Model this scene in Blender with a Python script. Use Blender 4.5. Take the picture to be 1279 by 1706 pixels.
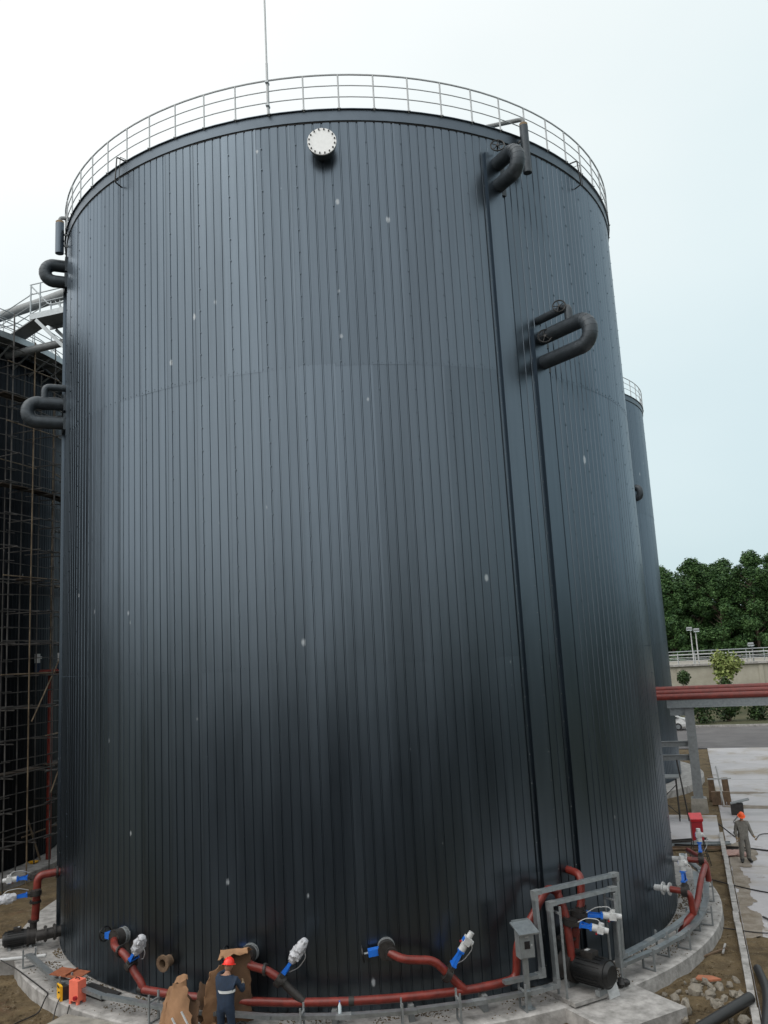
import bpy, math, random
from mathutils import Vector, Matrix, Quaternion, noise
rnd = random.Random(7)
R = math.radians
for o in list(bpy.data.objects): bpy.data.objects.remove(o)
scn = bpy.context.scene
col = scn.collection

# ------------------------------------------------------------------ camera
cam = bpy.data.cameras.new('camera'); camo = bpy.data.objects.new('camera', cam); col.objects.link(camo)
cam.sensor_fit = 'HORIZONTAL'; cam.sensor_width = 36.0
cam.lens = 36.0 * 1395.76 / 1279.0
cam.clip_start = 0.1; cam.clip_end = 6000
pitch, roll, yaw = 0.167605, -0.053841, 0.037044
fw = Vector((math.sin(yaw)*math.cos(pitch), math.cos(yaw)*math.cos(pitch), math.sin(pitch)))
rt = Vector((math.cos(yaw), -math.sin(yaw), 0)); up = rt.cross(fw)
r2 = rt*math.cos(roll) + up*math.sin(roll); u2 = up*math.cos(roll) - rt*math.sin(roll)
mw = Matrix((r2, u2, -fw)).transposed().to_4x4(); mw.translation = Vector((0, -30.687, 7.971))
camo.matrix_world = mw
scn.camera = camo
scn.render.resolution_x, scn.render.resolution_y = 768, 1024

# ------------------------------------------------------------------ sky and sun
SUN_EL, SUN_AZ = R(50), R(-122)
world = bpy.data.worlds.new('World'); scn.world = world; world.use_nodes = True
nt = world.node_tree; nt.nodes.clear()
wo = nt.nodes.new('ShaderNodeOutputWorld'); bg = nt.nodes.new('ShaderNodeBackground')
sky = nt.nodes.new('ShaderNodeTexSky'); sky.sky_type = 'NISHITA'; sky.sun_disc = False
sky.sun_elevation = SUN_EL; sky.sun_rotation = SUN_AZ; sky.air_density = 1.3; sky.dust_density = 4.0; sky.ozone_density = 1.0
tc = nt.nodes.new('ShaderNodeTexCoord')
cn = nt.nodes.new('ShaderNodeTexNoise'); cn.inputs['Scale'].default_value = 1.6; cn.inputs['Detail'].default_value = 4.0
cn.inputs['Roughness'].default_value = 0.45
mp = nt.nodes.new('ShaderNodeMapping'); mp.inputs['Scale'].default_value = (1, 1, 2.2); mp.inputs['Location'].default_value = (3.1, .4, 1.7)
nt.links.new(tc.outputs['Generated'], mp.inputs[0]); nt.links.new(mp.outputs[0], cn.inputs['Vector'])
# thin overcast: the cloud sheet is brightest round the veiled sun
vn = nt.nodes.new('ShaderNodeVectorMath'); vn.operation = 'DOT_PRODUCT'
sdv = (math.sin(SUN_AZ)*math.cos(SUN_EL), math.cos(SUN_AZ)*math.cos(SUN_EL), math.sin(SUN_EL)); vn.inputs[1].default_value = sdv
nt.links.new(tc.outputs['Generated'], vn.inputs[0])
ad = nt.nodes.new('ShaderNodeMath'); ad.operation = 'MULTIPLY_ADD'; ad.inputs[1].default_value = .26
a2 = nt.nodes.new('ShaderNodeMath'); a2.operation = 'MULTIPLY_ADD'; a2.inputs[1].default_value = .5; a2.inputs[2].default_value = .37
nt.links.new(vn.outputs['Value'], a2.inputs[0]); nt.links.new(cn.outputs[0], ad.inputs[0]); nt.links.new(a2.outputs[0], ad.inputs[2])
cr = nt.nodes.new('ShaderNodeValToRGB'); e = cr.color_ramp.elements
e[0].position = 0.0; e[0].color = (6.2, 7.9, 8.6, 1); e[1].position = .96; e[1].color = (21, 20.8, 20.2, 1)
for ps, cl in ((.295, (6.9, 8.5, 9.0)), (.44, (8.6, 9.8, 10.0)), (.55, (9.9, 10.6, 10.6)), (.67, (11.6, 11.8, 11.7)), (.805, (15.5, 15.8, 15.8))): k = e.new(ps); k.color = (*cl, 1)
nt.links.new(ad.outputs[0], cr.inputs[0])
mx = nt.nodes.new('ShaderNodeMix'); mx.data_type = 'RGBA'; mx.inputs[0].default_value = 0.88
nt.links.new(sky.outputs[0], mx.inputs[6]); nt.links.new(cr.outputs[0], mx.inputs[7])
nt.links.new(mx.outputs[2], bg.inputs[0]); bg.inputs[1].default_value = 0.10
nt.links.new(bg.outputs[0], wo.inputs[0])
sl = bpy.data.lights.new('sun', 'SUN'); sl.energy = 0.6; sl.angle = R(35); sl.color = (1, .97, .92)
so = bpy.data.objects.new('sun', sl); col.objects.link(so)
sd = Vector((math.sin(SUN_AZ)*math.cos(SUN_EL), math.cos(SUN_AZ)*math.cos(SUN_EL), math.sin(SUN_EL)))
so.rotation_euler = sd.to_track_quat('Z', 'Y').to_euler(); so.location = sd*80
vs = scn.view_settings; vs.view_transform = 'Standard'; vs.look = 'None'; vs.gamma = 1.0; vs.exposure = 0.0; vs.use_curve_mapping = False

# ------------------------------------------------------------------ materials
def mat(name, c, rough=.6, metal=0., nscale=3., namt=.25, bump=0., bscale=30., c2=None, stretch=None, spec=.5, streak=0., det=5.):
    m = bpy.data.materials.new(name); m.use_nodes = True
    t = m.node_tree; b = t.nodes['Principled BSDF']
    b.inputs['Roughness'].default_value = rough; b.inputs['Metallic'].default_value = metal
    b.inputs['Specular IOR Level'].default_value = spec
    g = t.nodes.new('ShaderNodeNewGeometry'); vec = g.outputs['Position']
    if stretch:
        k = t.nodes.new('ShaderNodeMapping'); k.inputs['Scale'].default_value = stretch
        t.links.new(vec, k.inputs[0]); vec = k.outputs[0]
    n = t.nodes.new('ShaderNodeTexNoise'); n.inputs['Scale'].default_value = nscale; n.inputs['Detail'].default_value = det
    n.inputs['Roughness'].default_value = .62
    t.links.new(vec, n.inputs['Vector'])
    rp = t.nodes.new('ShaderNodeValToRGB'); rp.color_ramp.elements[0].position = .28; rp.color_ramp.elements[1].position = .72
    lo = [x*(1-namt) for x in c]; hi = [min(1, x*(1+namt)) for x in c]
    if c2: lo, hi = list(c), list(c2)
    rp.color_ramp.elements[0].color = (*lo, 1); rp.color_ramp.elements[1].color = (*hi, 1)
    t.links.new(n.outputs[0], rp.inputs[0])
    outc = rp.outputs[0]
    t.links.new(outc, b.inputs['Base Color'])
    mr = t.nodes.new('ShaderNodeMapRange'); mr.inputs[3].default_value = max(0, rough-.1); mr.inputs[4].default_value = min(1, rough+.1)
    t.links.new(n.outputs[0], mr.inputs[0]); t.links.new(mr.outputs[0], b.inputs['Roughness'])
    if bump:
        bn = t.nodes.new('ShaderNodeTexNoise'); bn.inputs['Scale'].default_value = bscale; bn.inputs['Detail'].default_value = 6
        t.links.new(g.outputs['Position'], bn.inputs['Vector'])
        bp = t.nodes.new('ShaderNodeBump'); bp.inputs['Strength'].default_value = bump; bp.inputs['Distance'].default_value = .03
        t.links.new(bn.outputs[0], bp.inputs['Height']); t.links.new(bp.outputs[0], b.inputs['Normal'])
    return m

def clad_mat(name, c, rough):
    m = mat(name, c, rough, 1., 1.1, .08, stretch=(1, 1, .12))
    t = m.node_tree; b = t.nodes['Principled BSDF']
    g = [n for n in t.nodes if n.type == 'NEW_GEOMETRY'][0]
    src = b.inputs['Base Color'].links[0].from_socket
    # fine vertical rain streaks
    mp = t.nodes.new('ShaderNodeMapping'); mp.inputs['Scale'].default_value = (9, 9, .25); t.links.new(g.outputs['Position'], mp.inputs[0])
    sn = t.nodes.new('ShaderNodeTexNoise'); sn.inputs['Scale'].default_value = 1.; sn.inputs['Detail'].default_value = 4; t.links.new(mp.outputs[0], sn.inputs['Vector'])
    sm = t.nodes.new('ShaderNodeMapRange'); sm.inputs[1].default_value = .3; sm.inputs[2].default_value = .75; sm.inputs[3].default_value = .94; sm.inputs[4].default_value = 1.06
    t.links.new(sn.outputs[0], sm.inputs[0])
    mu = t.nodes.new('ShaderNodeMix'); mu.data_type = 'RGBA'; mu.blend_type = 'MULTIPLY'; mu.inputs[0].default_value = 1
    t.links.new(src, mu.inputs[6]); t.links.new(sm.outputs[0], mu.inputs[7])
    # pale droppings
    vm = t.nodes.new('ShaderNodeMapping'); vm.inputs['Scale'].default_value = (1.5, 1.5, .85); t.links.new(g.outputs['Position'], vm.inputs[0])
    vo = t.nodes.new('ShaderNodeTexVoronoi'); vo.inputs['Scale'].default_value = 1.; t.links.new(vm.outputs[0], vo.inputs['Vector'])
    rg_ = t.nodes.new('ShaderNodeTexNoise'); rg_.inputs['Scale'].default_value = 22; rg_.inputs['Detail'].default_value = 3; t.links.new(g.outputs['Position'], rg_.inputs['Vector'])
    sx = t.nodes.new('ShaderNodeSeparateColor'); t.links.new(vo.outputs['Color'], sx.inputs[0])
    pw = t.nodes.new('ShaderNodeMath'); pw.operation = 'POWER'; pw.inputs[1].default_value = 3.; t.links.new(sx.outputs[0], pw.inputs[0])
    rd = t.nodes.new('ShaderNodeMath'); rd.operation = 'MULTIPLY_ADD'; rd.inputs[1].default_value = .11; rd.inputs[2].default_value = .008; t.links.new(pw.outputs[0], rd.inputs[0])
    dn = t.nodes.new('ShaderNodeMath'); dn.operation = 'MULTIPLY_ADD'; dn.inputs[1].default_value = .06; t.links.new(rg_.outputs[0], dn.inputs[0]); t.links.new(vo.outputs['Distance'], dn.inputs[2])
    df = t.nodes.new('ShaderNodeMath'); df.operation = 'SUBTRACT'; t.links.new(rd.outputs[0], df.inputs[0]); t.links.new(dn.outputs[0], df.inputs[1])
    th = t.nodes.new('ShaderNodeMapRange'); th.inputs[1].default_value = -.03; th.inputs[2].default_value = .02; th.inputs[3].default_value = 0; th.inputs[4].default_value = .7
    t.links.new(df.outputs[0], th.inputs[0])
    m2 = t.nodes.new('ShaderNodeMix'); m2.data_type = 'RGBA'; t.links.new(th.outputs[0], m2.inputs[0]); t.links.new(mu.outputs[2], m2.inputs[6]); m2.inputs[7].default_value = (.45, .48, .5, 1)
    oi_ = t.nodes.new('ShaderNodeObjectInfo'); om = t.nodes.new('ShaderNodeMapRange'); om.inputs[3].default_value = .93; om.inputs[4].default_value = 1.07; t.links.new(oi_.outputs['Random'], om.inputs[0])
    m3 = t.nodes.new('ShaderNodeMix'); m3.data_type = 'RGBA'; m3.blend_type = 'MULTIPLY'; m3.inputs[0].default_value = 1; t.links.new(m2.outputs[2], m3.inputs[6]); t.links.new(om.outputs[0], m3.inputs[7])
    t.links.new(m3.outputs[2], b.inputs['Base Color']); b.inputs['Specular Tint'].default_value = (.78, .82, .86, 1)
    inv = t.nodes.new('ShaderNodeMath'); inv.operation = 'MULTIPLY_ADD'; inv.inputs[1].default_value = -1.; inv.inputs[2].default_value = 1.
    t.links.new(th.outputs[0], inv.inputs[0]); t.links.new(inv.outputs[0], b.inputs['Metallic'])
    # gentle oil-canning of the thin sheet
    wn = t.nodes.new('ShaderNodeTexNoise'); wn.inputs['Scale'].default_value = 1.; wn.inputs['Detail'].default_value = 2
    wm = t.nodes.new('ShaderNodeMapping'); wm.inputs['Scale'].default_value = (2.2, 2.2, .7); t.links.new(g.outputs['Position'], wm.inputs[0]); t.links.new(wm.outputs[0], wn.inputs['Vector'])
    bp = t.nodes.new('ShaderNodeBump'); bp.inputs['Strength'].default_value = .22; bp.inputs['Distance'].default_value = .03
    t.links.new(wn.outputs[0], bp.inputs['Height']); t.links.new(bp.outputs[0], b.inputs['Normal'])
    return m

M = {}
M['clad'] = clad_mat('painted_cladding', (.104, .128, .152), .32)
M['clad_dark'] = clad_mat('dark_cladding', (.022, .024, .028), .5)
M['lag'] = mat('lagging_sheet', (.048, .058, .067), .45, .5, 6, .25, .15, 25)
M['trim'] = mat('trim_sheet', (.10, .122, .145), .42, .95, 2, .12)
M['galv'] = mat('galvanised_steel', (.31, .34, .355), .42, .75, 9, .18, .05, 60)
M['galv_dull'] = mat('dull_galvanised', (.22, .235, .24), .6, .35, 7, .2)
M['railp'] = mat('grey_rail_paint', (.40, .42, .43), .5, .2, 6, .1)
M['red'] = mat('red_oxide_paint', (.155, .020, .013), .4, 0, 5, .4, .08, 40)
M['redbox'] = mat('box_red_paint', (.34, .012, .02), .35, 0, 4, .15)
M['salmon'] = mat('salmon_paint', (.85, .19, .12), .45, 0, 8, .08)
M['yellow'] = mat('yellow_paint', (.78, .42, .015), .45, 0, 8, .15)
M['blue'] = mat('valve_blue_paint', (.012, .13, .55), .35, 0, 7, .15)
M['white'] = mat('white_paint', (.46, .47, .47), .4, 0, 10, .2)
M['wrap'] = mat('plastic_wrap', (.46, .47, .50), .22, 0, 12, .2, .6, 30)
M['black'] = mat('black_paint', (.005, .0055, .006), .45, 0, 8, .3)
M['iron'] = mat('dark_iron', (.035, .032, .03), .55, .3, 9, .4)
M['rust'] = mat('rusty_plate', (.20, .055, .022), .8, 0, 9, .4, .3, 30, c2=(.33, .11, .05))
M['conc'] = mat('concrete', (.16, .155, .145), .85, 0, 3.2, .25, .5, 14, c2=(.46, .445, .43), det=12)
M['conc_wall'] = mat('concrete_side', (.15, .145, .125), .88, 0, 2.2, .25, .5, 9, c2=(.36, .34, .30), det=12)
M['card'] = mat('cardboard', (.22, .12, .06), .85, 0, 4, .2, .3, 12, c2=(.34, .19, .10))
M['card_shade'] = mat('shaded_cardboard', (.05, .026, .012), .85, 0, 3, .3, .3, 10, c2=(.11, .06, .03))  # darker brown paints the shade inside the torn cartons
M['plank'] = mat('grimy_plank', (.03, .024, .018), .85, 0, 5, .3, .3, 20, c2=(.08, .06, .045))
M['wood'] = mat('weathered_wood', (.09, .058, .035), .8, 0, 5, .3, .3, 20, c2=(.20, .13, .08))
M['bamboo'] = mat('rusty_tube', (.08, .055, .035), .6, .2, 2, .4, c2=(.26, .20, .13))
M['scaf'] = mat('scaffold_tube', (.022, .021, .02), .6, .2, 2, .4, c2=(.11, .105, .10))
M['skin'] = mat('skin', (.32, .17, .11), .6, 0, 20, .1)
M['navy'] = mat('navy_cloth', (.012, .025, .05), .85, 0, 14, .3, .3, 40)
M['greycloth'] = mat('grey_cloth', (.155, .148, .132), .9, 0, 9, .3, .5, 30)
M['tan'] = mat('tan_cloth', (.25, .18, .11), .9, 0, 9, .2, .3, 30)
M['helmet'] = mat('helmet_red', (.80, .035, .02), .3, 0, 6, .05)
M['helmet2'] = mat('helmet_orange', (.85, .10, .015), .3, 0, 6, .05)
M['reflect'] = mat('reflective_band', (.62, .64, .64), .4, 0, 20, .08)
M['rubber'] = mat('black_rubber', (.015, .014, .014), .5, 0, 6, .3)
M['glass'] = mat('dark_window', (.012, .012, .014), .15)
M['stone'] = mat('rubble', (.14, .125, .10), .9, 0, 5, .3, .6, 12, c2=(.27, .245, .205), det=10)
M['brick'] = mat('broken_brick', (.34, .13, .07), .9, 0, 6, .2, .3, 20)
M['sack'] = mat('pink_woven_sack', (.36, .23, .20), .85, 0, 5, .2, .4, 20)
M['bark'] = mat('bark', (.09, .07, .05), .9, 0, 8, .4, .6, 12)
M['wall_pl'] = mat('cream_render', (.27, .255, .205), .9, 0, .7, .2, .2, 5, c2=(.40, .38, .32))
M['bottle'] = mat('clear_plastic', (.6, .68, .72), .12, 0, 8, .05)

def ground_mat(name, cols, scales, rough=.95, bump=.6, bsc=6.):
    m = bpy.data.materials.new(name); m.use_nodes = True; t = m.node_tree; b = t.nodes['Principled BSDF']
    b.inputs['Roughness'].default_value = rough; b.inputs['Specular IOR Level'].default_value = .3
    g = t.nodes.new('ShaderNodeNewGeometry'); prev = None
    for i, (sc, c) in enumerate(zip(scales, cols)):
        n = t.nodes.new('ShaderNodeTexNoise'); n.inputs['Scale'].default_value = sc; n.inputs['Detail'].default_value = 8; n.inputs['Roughness'].default_value = .65
        n.inputs['Distortion'].default_value = .4
        t.links.new(g.outputs['Position'], n.inputs['Vector'])
        if prev is None:
            rp = t.nodes.new('ShaderNodeValToRGB'); rp.color_ramp.elements[0].position = .3; rp.color_ramp.elements[1].position = .7
            rp.color_ramp.elements[0].color = (*c[0], 1); rp.color_ramp.elements[1].color = (*c[1], 1); t.links.new(n.outputs[0], rp.inputs[0]); prev = rp.outputs[0]
        else:
            k = t.nodes.new('ShaderNodeMapRange'); k.inputs[1].default_value = c[1]; k.inputs[2].default_value = c[2]; t.links.new(n.outputs[0], k.inputs[0])
            x = t.nodes.new('ShaderNodeMix'); x.data_type = 'RGBA'; t.links.new(k.outputs[0], x.inputs[0]); t.links.new(prev, x.inputs[6]); x.inputs[7].default_value = (*c[0], 1); prev = x.outputs[2]
    t.links.new(prev, b.inputs['Base Color'])
    bn = t.nodes.new('ShaderNodeTexNoise'); bn.inputs['Scale'].default_value = bsc; bn.inputs['Detail'].default_value = 9; bn.inputs['Roughness'].default_value = .7; t.links.new(g.outputs['Position'], bn.inputs['Vector'])
    bp = t.nodes.new('ShaderNodeBump'); bp.inputs['Strength'].default_value = bump; bp.inputs['Distance'].default_value = .08
    t.links.new(bn.outputs[0], bp.inputs['Height']); t.links.new(bp.outputs[0], b.inputs['Normal'])
    return m
M['dirt'] = ground_mat('dirt', [((.06, .042, .022), (.18, .132, .072)), ((.23, .195, .14), .58, .72), ((.13, .068, .038), .60, .74)], [1.6, 7., .7], bump=.9, bsc=9.)
M['farground'] = ground_mat('rough_ground', [((.035, .045, .02), (.09, .08, .045)), ((.05, .06, .03), .45, .7)], [.05, .6])
M['pave'] = ground_mat('pavement_concrete', [((.33, .32, .33), (.46, .445, .455)), ((.27, .225, .17), .52, .66), ((.17, .13, .09), .60, .70)], [.35, .3, 1.1], .5, .2, 3.)
M['dark_yard'] = ground_mat('dark_yard_asphalt', [((.022, .024, .028), (.045, .047, .05)), ((.06, .06, .06), .62, .75)], [.5, .15], .6, .2, 12)  # dark surface for the added yard ground
M['mud'] = ground_mat('thin_mud', [((.15, .12, .085), (.30, .27, .235)), ((.10, .08, .05), .6, .75)], [2.5, 1.], bump=.5)
M['asph'] = ground_mat('asphalt', [((.085, .08, .082), (.13, .125, .125)), ((.17, .165, .165), .6, .75)], [.5, .12], .8, .2, 12)

def leaf_mat(name, a, b_):
    m = bpy.data.materials.new(name); m.use_nodes = True; t = m.node_tree; b = t.nodes['Principled BSDF']
    g = t.nodes.new('ShaderNodeNewGeometry'); n = t.nodes.new('ShaderNodeTexNoise'); n.inputs['Scale'].default_value = .8; n.inputs['Detail'].default_value = 4
    t.links.new(g.outputs['Position'], n.inputs['Vector'])
    rp = t.nodes.new('ShaderNodeValToRGB'); rp.color_ramp.elements[0].position = .3; rp.color_ramp.elements[1].position = .7
    rp.color_ramp.elements[0].color = (*a, 1); rp.color_ramp.elements[1].color = (*b_, 1)
    ad = t.nodes.new('ShaderNodeMath'); ad.operation = 'MULTIPLY_ADD'; ad.inputs[1].default_value = .35
    t.links.new(g.outputs['Random Per Island'], ad.inputs[0]); 
    s2 = t.nodes.new('ShaderNodeMath'); s2.operation = 'SUBTRACT'; s2.inputs[1].default_value = .17
    t.links.new(n.outputs[0], s2.inputs[0]); t.links.new(s2.outputs[0], ad.inputs[2]); t.links.new(ad.outputs[0], rp.inputs[0])
    t.links.new(rp.outputs[0], b.inputs['Base Color']); b.inputs['Roughness'].default_value = .6; b.inputs['Specular IOR Level'].default_value = .25
    return m
M['leaf'] = leaf_mat('poplar_leaves', (.018, .05, .016), (.058, .118, .034))
M['leaf2'] = leaf_mat('shrub_leaves', (.10, .14, .03), (.26, .30, .10))
M['leaf3'] = leaf_mat('dark_hedge_leaves', (.012, .03, .012), (.04, .075, .02))

# ------------------------------------------------------------------ mesh helpers
class MB:
    def __init__(s): s.v = []; s.f = []; s.m = []
    def add(s, vs, fs, mi=0):
        o = len(s.v); s.v += [tuple(v) for v in vs]; s.f += [tuple(i+o for i in f) for f in fs]; s.m += [mi]*len(fs); return s
    def box(s, c, d, rot=None, mi=0, taper=1.):
        x, y, z = d[0]/2, d[1]/2, d[2]/2; vs = []
        for k in (-1, 1):
            t = taper if k > 0 else 1
            vs += [Vector((-x*t, -y*t, k*z)), Vector((x*t, -y*t, k*z)), Vector((x*t, y*t, k*z)), Vector((-x*t, y*t, k*z))]
        if rot: vs = [rot @ v for v in vs]
        c = Vector(c)
        return s.add([v+c for v in vs], [(3, 2, 1, 0), (4, 5, 6, 7), (0, 1, 5, 4), (1, 2, 6, 5), (2, 3, 7, 6), (3, 0, 4, 7)], mi)
    def tube(s, pts, r, n=10, cap=True, mi=0, closed=False):
        P = [Vector(p) for p in pts]; k = len(P)
        rs = r if isinstance(r, (list, tuple)) else [r]*k
        T = []
        for i in range(k):
            a = P[i-1] if (i > 0 or closed) else P[i]; b = P[(i+1) % k] if (i < k-1 or closed) else P[i]
            T.append((b-a).normalized())
        nrm = T[0].orthogonal().normalized(); vs = []
        for i in range(k):
            if i > 0:
                nrm = nrm - T[i]*nrm.dot(T[i])
                nrm = nrm.normalized() if nrm.length > 1e-6 else T[i].orthogonal().normalized()
            bn = T[i].cross(nrm)
            sc = 1.
            if 0 < i < k-1:
                c = (P[i]-P[i-1]).normalized().dot((P[i+1]-P[i]).normalized()); sc = 1/max(.6, math.sqrt(max(0, (1+c)/2)))
            for j in range(n):
                t = 2*math.pi*j/n; vs.append(P[i] + (nrm*math.cos(t) + bn*math.sin(t))*rs[i])
        fs = []
        for i in range(k if closed else k-1):
            for j in range(n):
                a = i*n+j; b = i*n+(j+1) % n; i2 = (i+1) % k
                fs.append((a, b, i2*n+(j+1) % n, i2*n+j))
        if cap and not closed:
            fs.append(tuple(range(n))[::-1]); fs.append(tuple((k-1)*n+j for j in range(n)))
        return s.add(vs, fs, mi)
    def cyl(s, a, b, r, r1=None, n=14, mi=0): return s.tube([a, b], [r, r if r1 is None else r1], n, True, mi)
    def sweep(s, pts, w, h, nrm, mi=0):
        """rectangular section; w along the local normal nrm(p), h across"""
        P = [Vector(p) for p in pts]; k = len(P); vs = []
        for i in range(k):
            d1 = (P[i]-P[i-1]).normalized() if i else (P[1]-P[0]).normalized()
            d2 = (P[i+1]-P[i]).normalized() if i < k-1 else d1
            T = (d1+d2).normalized(); N = nrm(P[i]); N = (N - T*N.dot(T)).normalized(); B = T.cross(N)
            sc = 1/max(.35, T.dot(d1))
            for a, b in ((-1, -1), (1, -1), (1, 1), (-1, 1)): vs.append(P[i] + N*(a*w/2) + B*(b*h/2*sc))
        fs = []
        for i in range(k-1):
            for j in range(4): fs.append((i*4+j, i*4+(j+1) % 4, (i+1)*4+(j+1) % 4, (i+1)*4+j))
        fs.append((3, 2, 1, 0)); fs.append(tuple((k-1)*4+j for j in range(4)))
        return s.add(vs, fs, mi)
    def lathe(s, prof, n, a0=0, a1=2*math.pi, mi=0):
        full = abs(a1-a0-2*math.pi) < 1e-6; k = n if full else n+1; vs = []
        for i in range(k):
            a = a0+(a1-a0)*i/n
            for r, z in prof: vs.append((r*math.sin(a), -r*math.cos(a), z))
        p = len(prof); fs = []
        for i in range(n):
            for j in range(p-1):
                i2 = (i+1) % k; fs.append((i*p+j, i2*p+j, i2*p+j+1, i*p+j+1))
        return s.add(vs, fs, mi)
    def ell(s, c, r, n=12, m=8, rot=None, mi=0):
        vs = []; c = Vector(c)
        for i in range(m+1):
            ph = math.pi*i/m
            for j in range(n):
                t = 2*math.pi*j/n; v = Vector((r[0]*math.sin(ph)*math.cos(t), r[1]*math.sin(ph)*math.sin(t), r[2]*math.cos(ph)))
                vs.append((rot @ v if rot else v)+c)
        fs = [(i*n+j, (i+1)*n+j, (i+1)*n+(j+1) % n, i*n+(j+1) % n) for i in range(m) for j in range(n)]
        return s.add(vs, fs, mi)
    def torus(s, c, axis, R0, r, n=20, m=6, mi=0):
        ax = Vector(axis).normalized(); u = ax.orthogonal().normalized(); w = ax.cross(u); c = Vector(c)
        return s.tube([c + (u*math.cos(2*math.pi*i/n) + w*math.sin(2*math.pi*i/n))*R0 for i in range(n)], r, m, False, mi, True)
    def mesh(s, name, mats, smooth=False, ang=35):
        me = bpy.data.meshes.new(name); me.from_pydata(s.v, [], s.f)
        for m in (mats if isinstance(mats, (list, tuple)) else [mats]): me.materials.append(m)
        me.polygons.foreach_set('material_index', s.m)
        if smooth:
            me.polygons.foreach_set('use_smooth', [True]*len(me.polygons)); me.set_sharp_from_angle(angle=R(ang))
        me.update(); return me

def link(name, data, parent=None, loc=(0, 0, 0), rot=None):
    o = bpy.data.objects.new(name, data); col.objects.link(o); o.location = loc
    if rot is not None: o.rotation_euler = rot
    if parent: o.parent = parent
    return o
def part(name, mb, m, parent, smooth=True, loc=(0, 0, 0), rot=None, kind=None):
    o = link(name, mb.mesh(name, m, smooth), parent, loc, rot)
    if kind: o['kind'] = kind
    return o
def tag(o, label=None, cat=None, group=None, kind=None):
    if label: o['label'] = label
    if cat: o['category'] = cat
    if group: o['group'] = group
    if kind: o['kind'] = kind
    return o
def thing(name, label, cat, loc=(0, 0, 0), rz=0., group=None, q=None):
    o = bpy.data.objects.new(name, None); col.objects.link(o); o.location = loc; o.empty_display_size = .3
    if q is not None: o.rotation_mode = 'QUATERNION'; o.rotation_quaternion = q
    else: o.rotation_euler = (0, 0, rz)
    return tag(o, label, cat, group)
def one(name, mb, m, label, cat, loc=(0, 0, 0), rz=0., group=None, smooth=True):
    return tag(link(name, mb.mesh(name, m, smooth), None, loc, (0, 0, rz)), label, cat, group)
def struct(name, mb, m, smooth=False):
    return tag(link(name, mb.mesh(name, m, smooth)), kind='structure')
def pol(a, r, z): a = R(a); return Vector((r*math.sin(a), -r*math.cos(a), z))
U = Vector((.3615, .9324, 0)); V = Vector((.9324, -.3615, 0)); ROWANG = math.atan2(-.3615, .9324)
def UV(u, v, z=0): return U*u + V*v + Vector((0, 0, z))
def fillet(pts, rad, n=6):
    P = [Vector(p) for p in pts]; out = [P[0]]
    for i in range(1, len(P)-1):
        a = P[i-1]-P[i]; b = P[i+1]-P[i]; r = min(rad, a.length*.49, b.length*.49)
        A = P[i]+a.normalized()*r; B = P[i]+b.normalized()*r
        for k in range(n+1):
            t = k/n; out.append(A*(1-t)**2 + P[i]*2*t*(1-t) + B*t*t)
    out.append(P[-1]); return out
def sub(pts, o): o = Vector(o); return [Vector(p)-o for p in pts]
def frame(z, x):
    z = Vector(z).normalized(); x = Vector(x); x = (x - z*x.dot(z)).normalized(); y = z.cross(x)
    return Matrix((x, y, z)).transposed().to_quaternion()
def wheel(name, parent, loc, axis, R0=.16, m='black', spokes=5):
    b = MB(); ax = Vector(axis).normalized(); u = ax.orthogonal().normalized(); w = ax.cross(u)
    b.torus((0, 0, 0), ax, R0, R0*.11, 22, 6); b.cyl(-ax*.03, ax*.03, R0*.2, n=10)
    for k in range(spokes):
        t = 2*math.pi*k/spokes; b.cyl((0, 0, 0), (u*math.cos(t)+w*math.sin(t))*R0, R0*.075, n=6)
    b.cyl((0, 0, 0), -ax*.22, .022, n=8)
    return part(name, b, M[m], parent, loc=loc)
def flange(b, c, ax, r, t=.035, n=20, mi=0, bolts=0):
    c = Vector(c); ax = Vector(ax).normalized(); b.cyl(c-ax*t/2, c+ax*t/2, r, n=n, mi=mi)
    if bolts:
        u = ax.orthogonal().normalized(); w = ax.cross(u)
        for k in range(bolts):
            t2 = 2*math.pi*k/bolts; p = c+(u*math.cos(t2)+w*math.sin(t2))*r*.86
            b.cyl(p-ax*t, p+ax*t, r*.06, n=6, mi=mi)

# ------------------------------------------------------------------ ground, pavement, road
GZ = -.35
b = MB(); b.add([(-3000, -3000, -.47), (3000, -3000, -.47), (3000, 3000, -.47), (-3000, 3000, -.47)], [(0, 1, 2, 3)]); struct('ground', b, M['farground'])
def sheet(u0, u1, v0, v1, du, z0, amp, sc, seed=0, edge=True):
    b = MB(); nu = max(1, int((u1-u0)/du)); nv = max(1, int((v1-v0)/du)); vs = []
    for i in range(nu+1):
        for j in range(nv+1):
            p = UV(u0+(u1-u0)*i/nu, v0+(v1-v0)*j/nv, 0)
            h = z0 + amp*noise.fractal(p*sc+Vector((seed, 0, 0)), .9, 2.1, 5)
            vs.append((p.x, p.y, h))
    fs = [(i*(nv+1)+j, (i+1)*(nv+1)+j, (i+1)*(nv+1)+j+1, i*(nv+1)+j+1) for i in range(nu) for j in range(nv)]
    return b.add(vs, fs)
struct('gap_dirt', sheet(15.0, 40.9, -12, 11.78, .5, GZ-.03, .05, .8, 5.), M['dirt'], True)
struct('dirt_ground', sheet(-15.5, 17, -19, 11.78, .16, GZ, .06, 1.3), M['dirt'], True)
def slab(name, u0, u1, v0, v1, z1, z0, m):
    b = MB(); c = [UV(u0, v0), UV(u0, v1), UV(u1, v1), UV(u1, v0)]
    b.add([(p.x, p.y, z0) for p in c]+[(p.x, p.y, z1) for p in c], [(4, 7, 6, 5), (0, 1, 5, 4), (1, 2, 6, 5), (2, 3, 7, 6), (3, 0, 4, 7)]); return struct(name, b, m)
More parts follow.
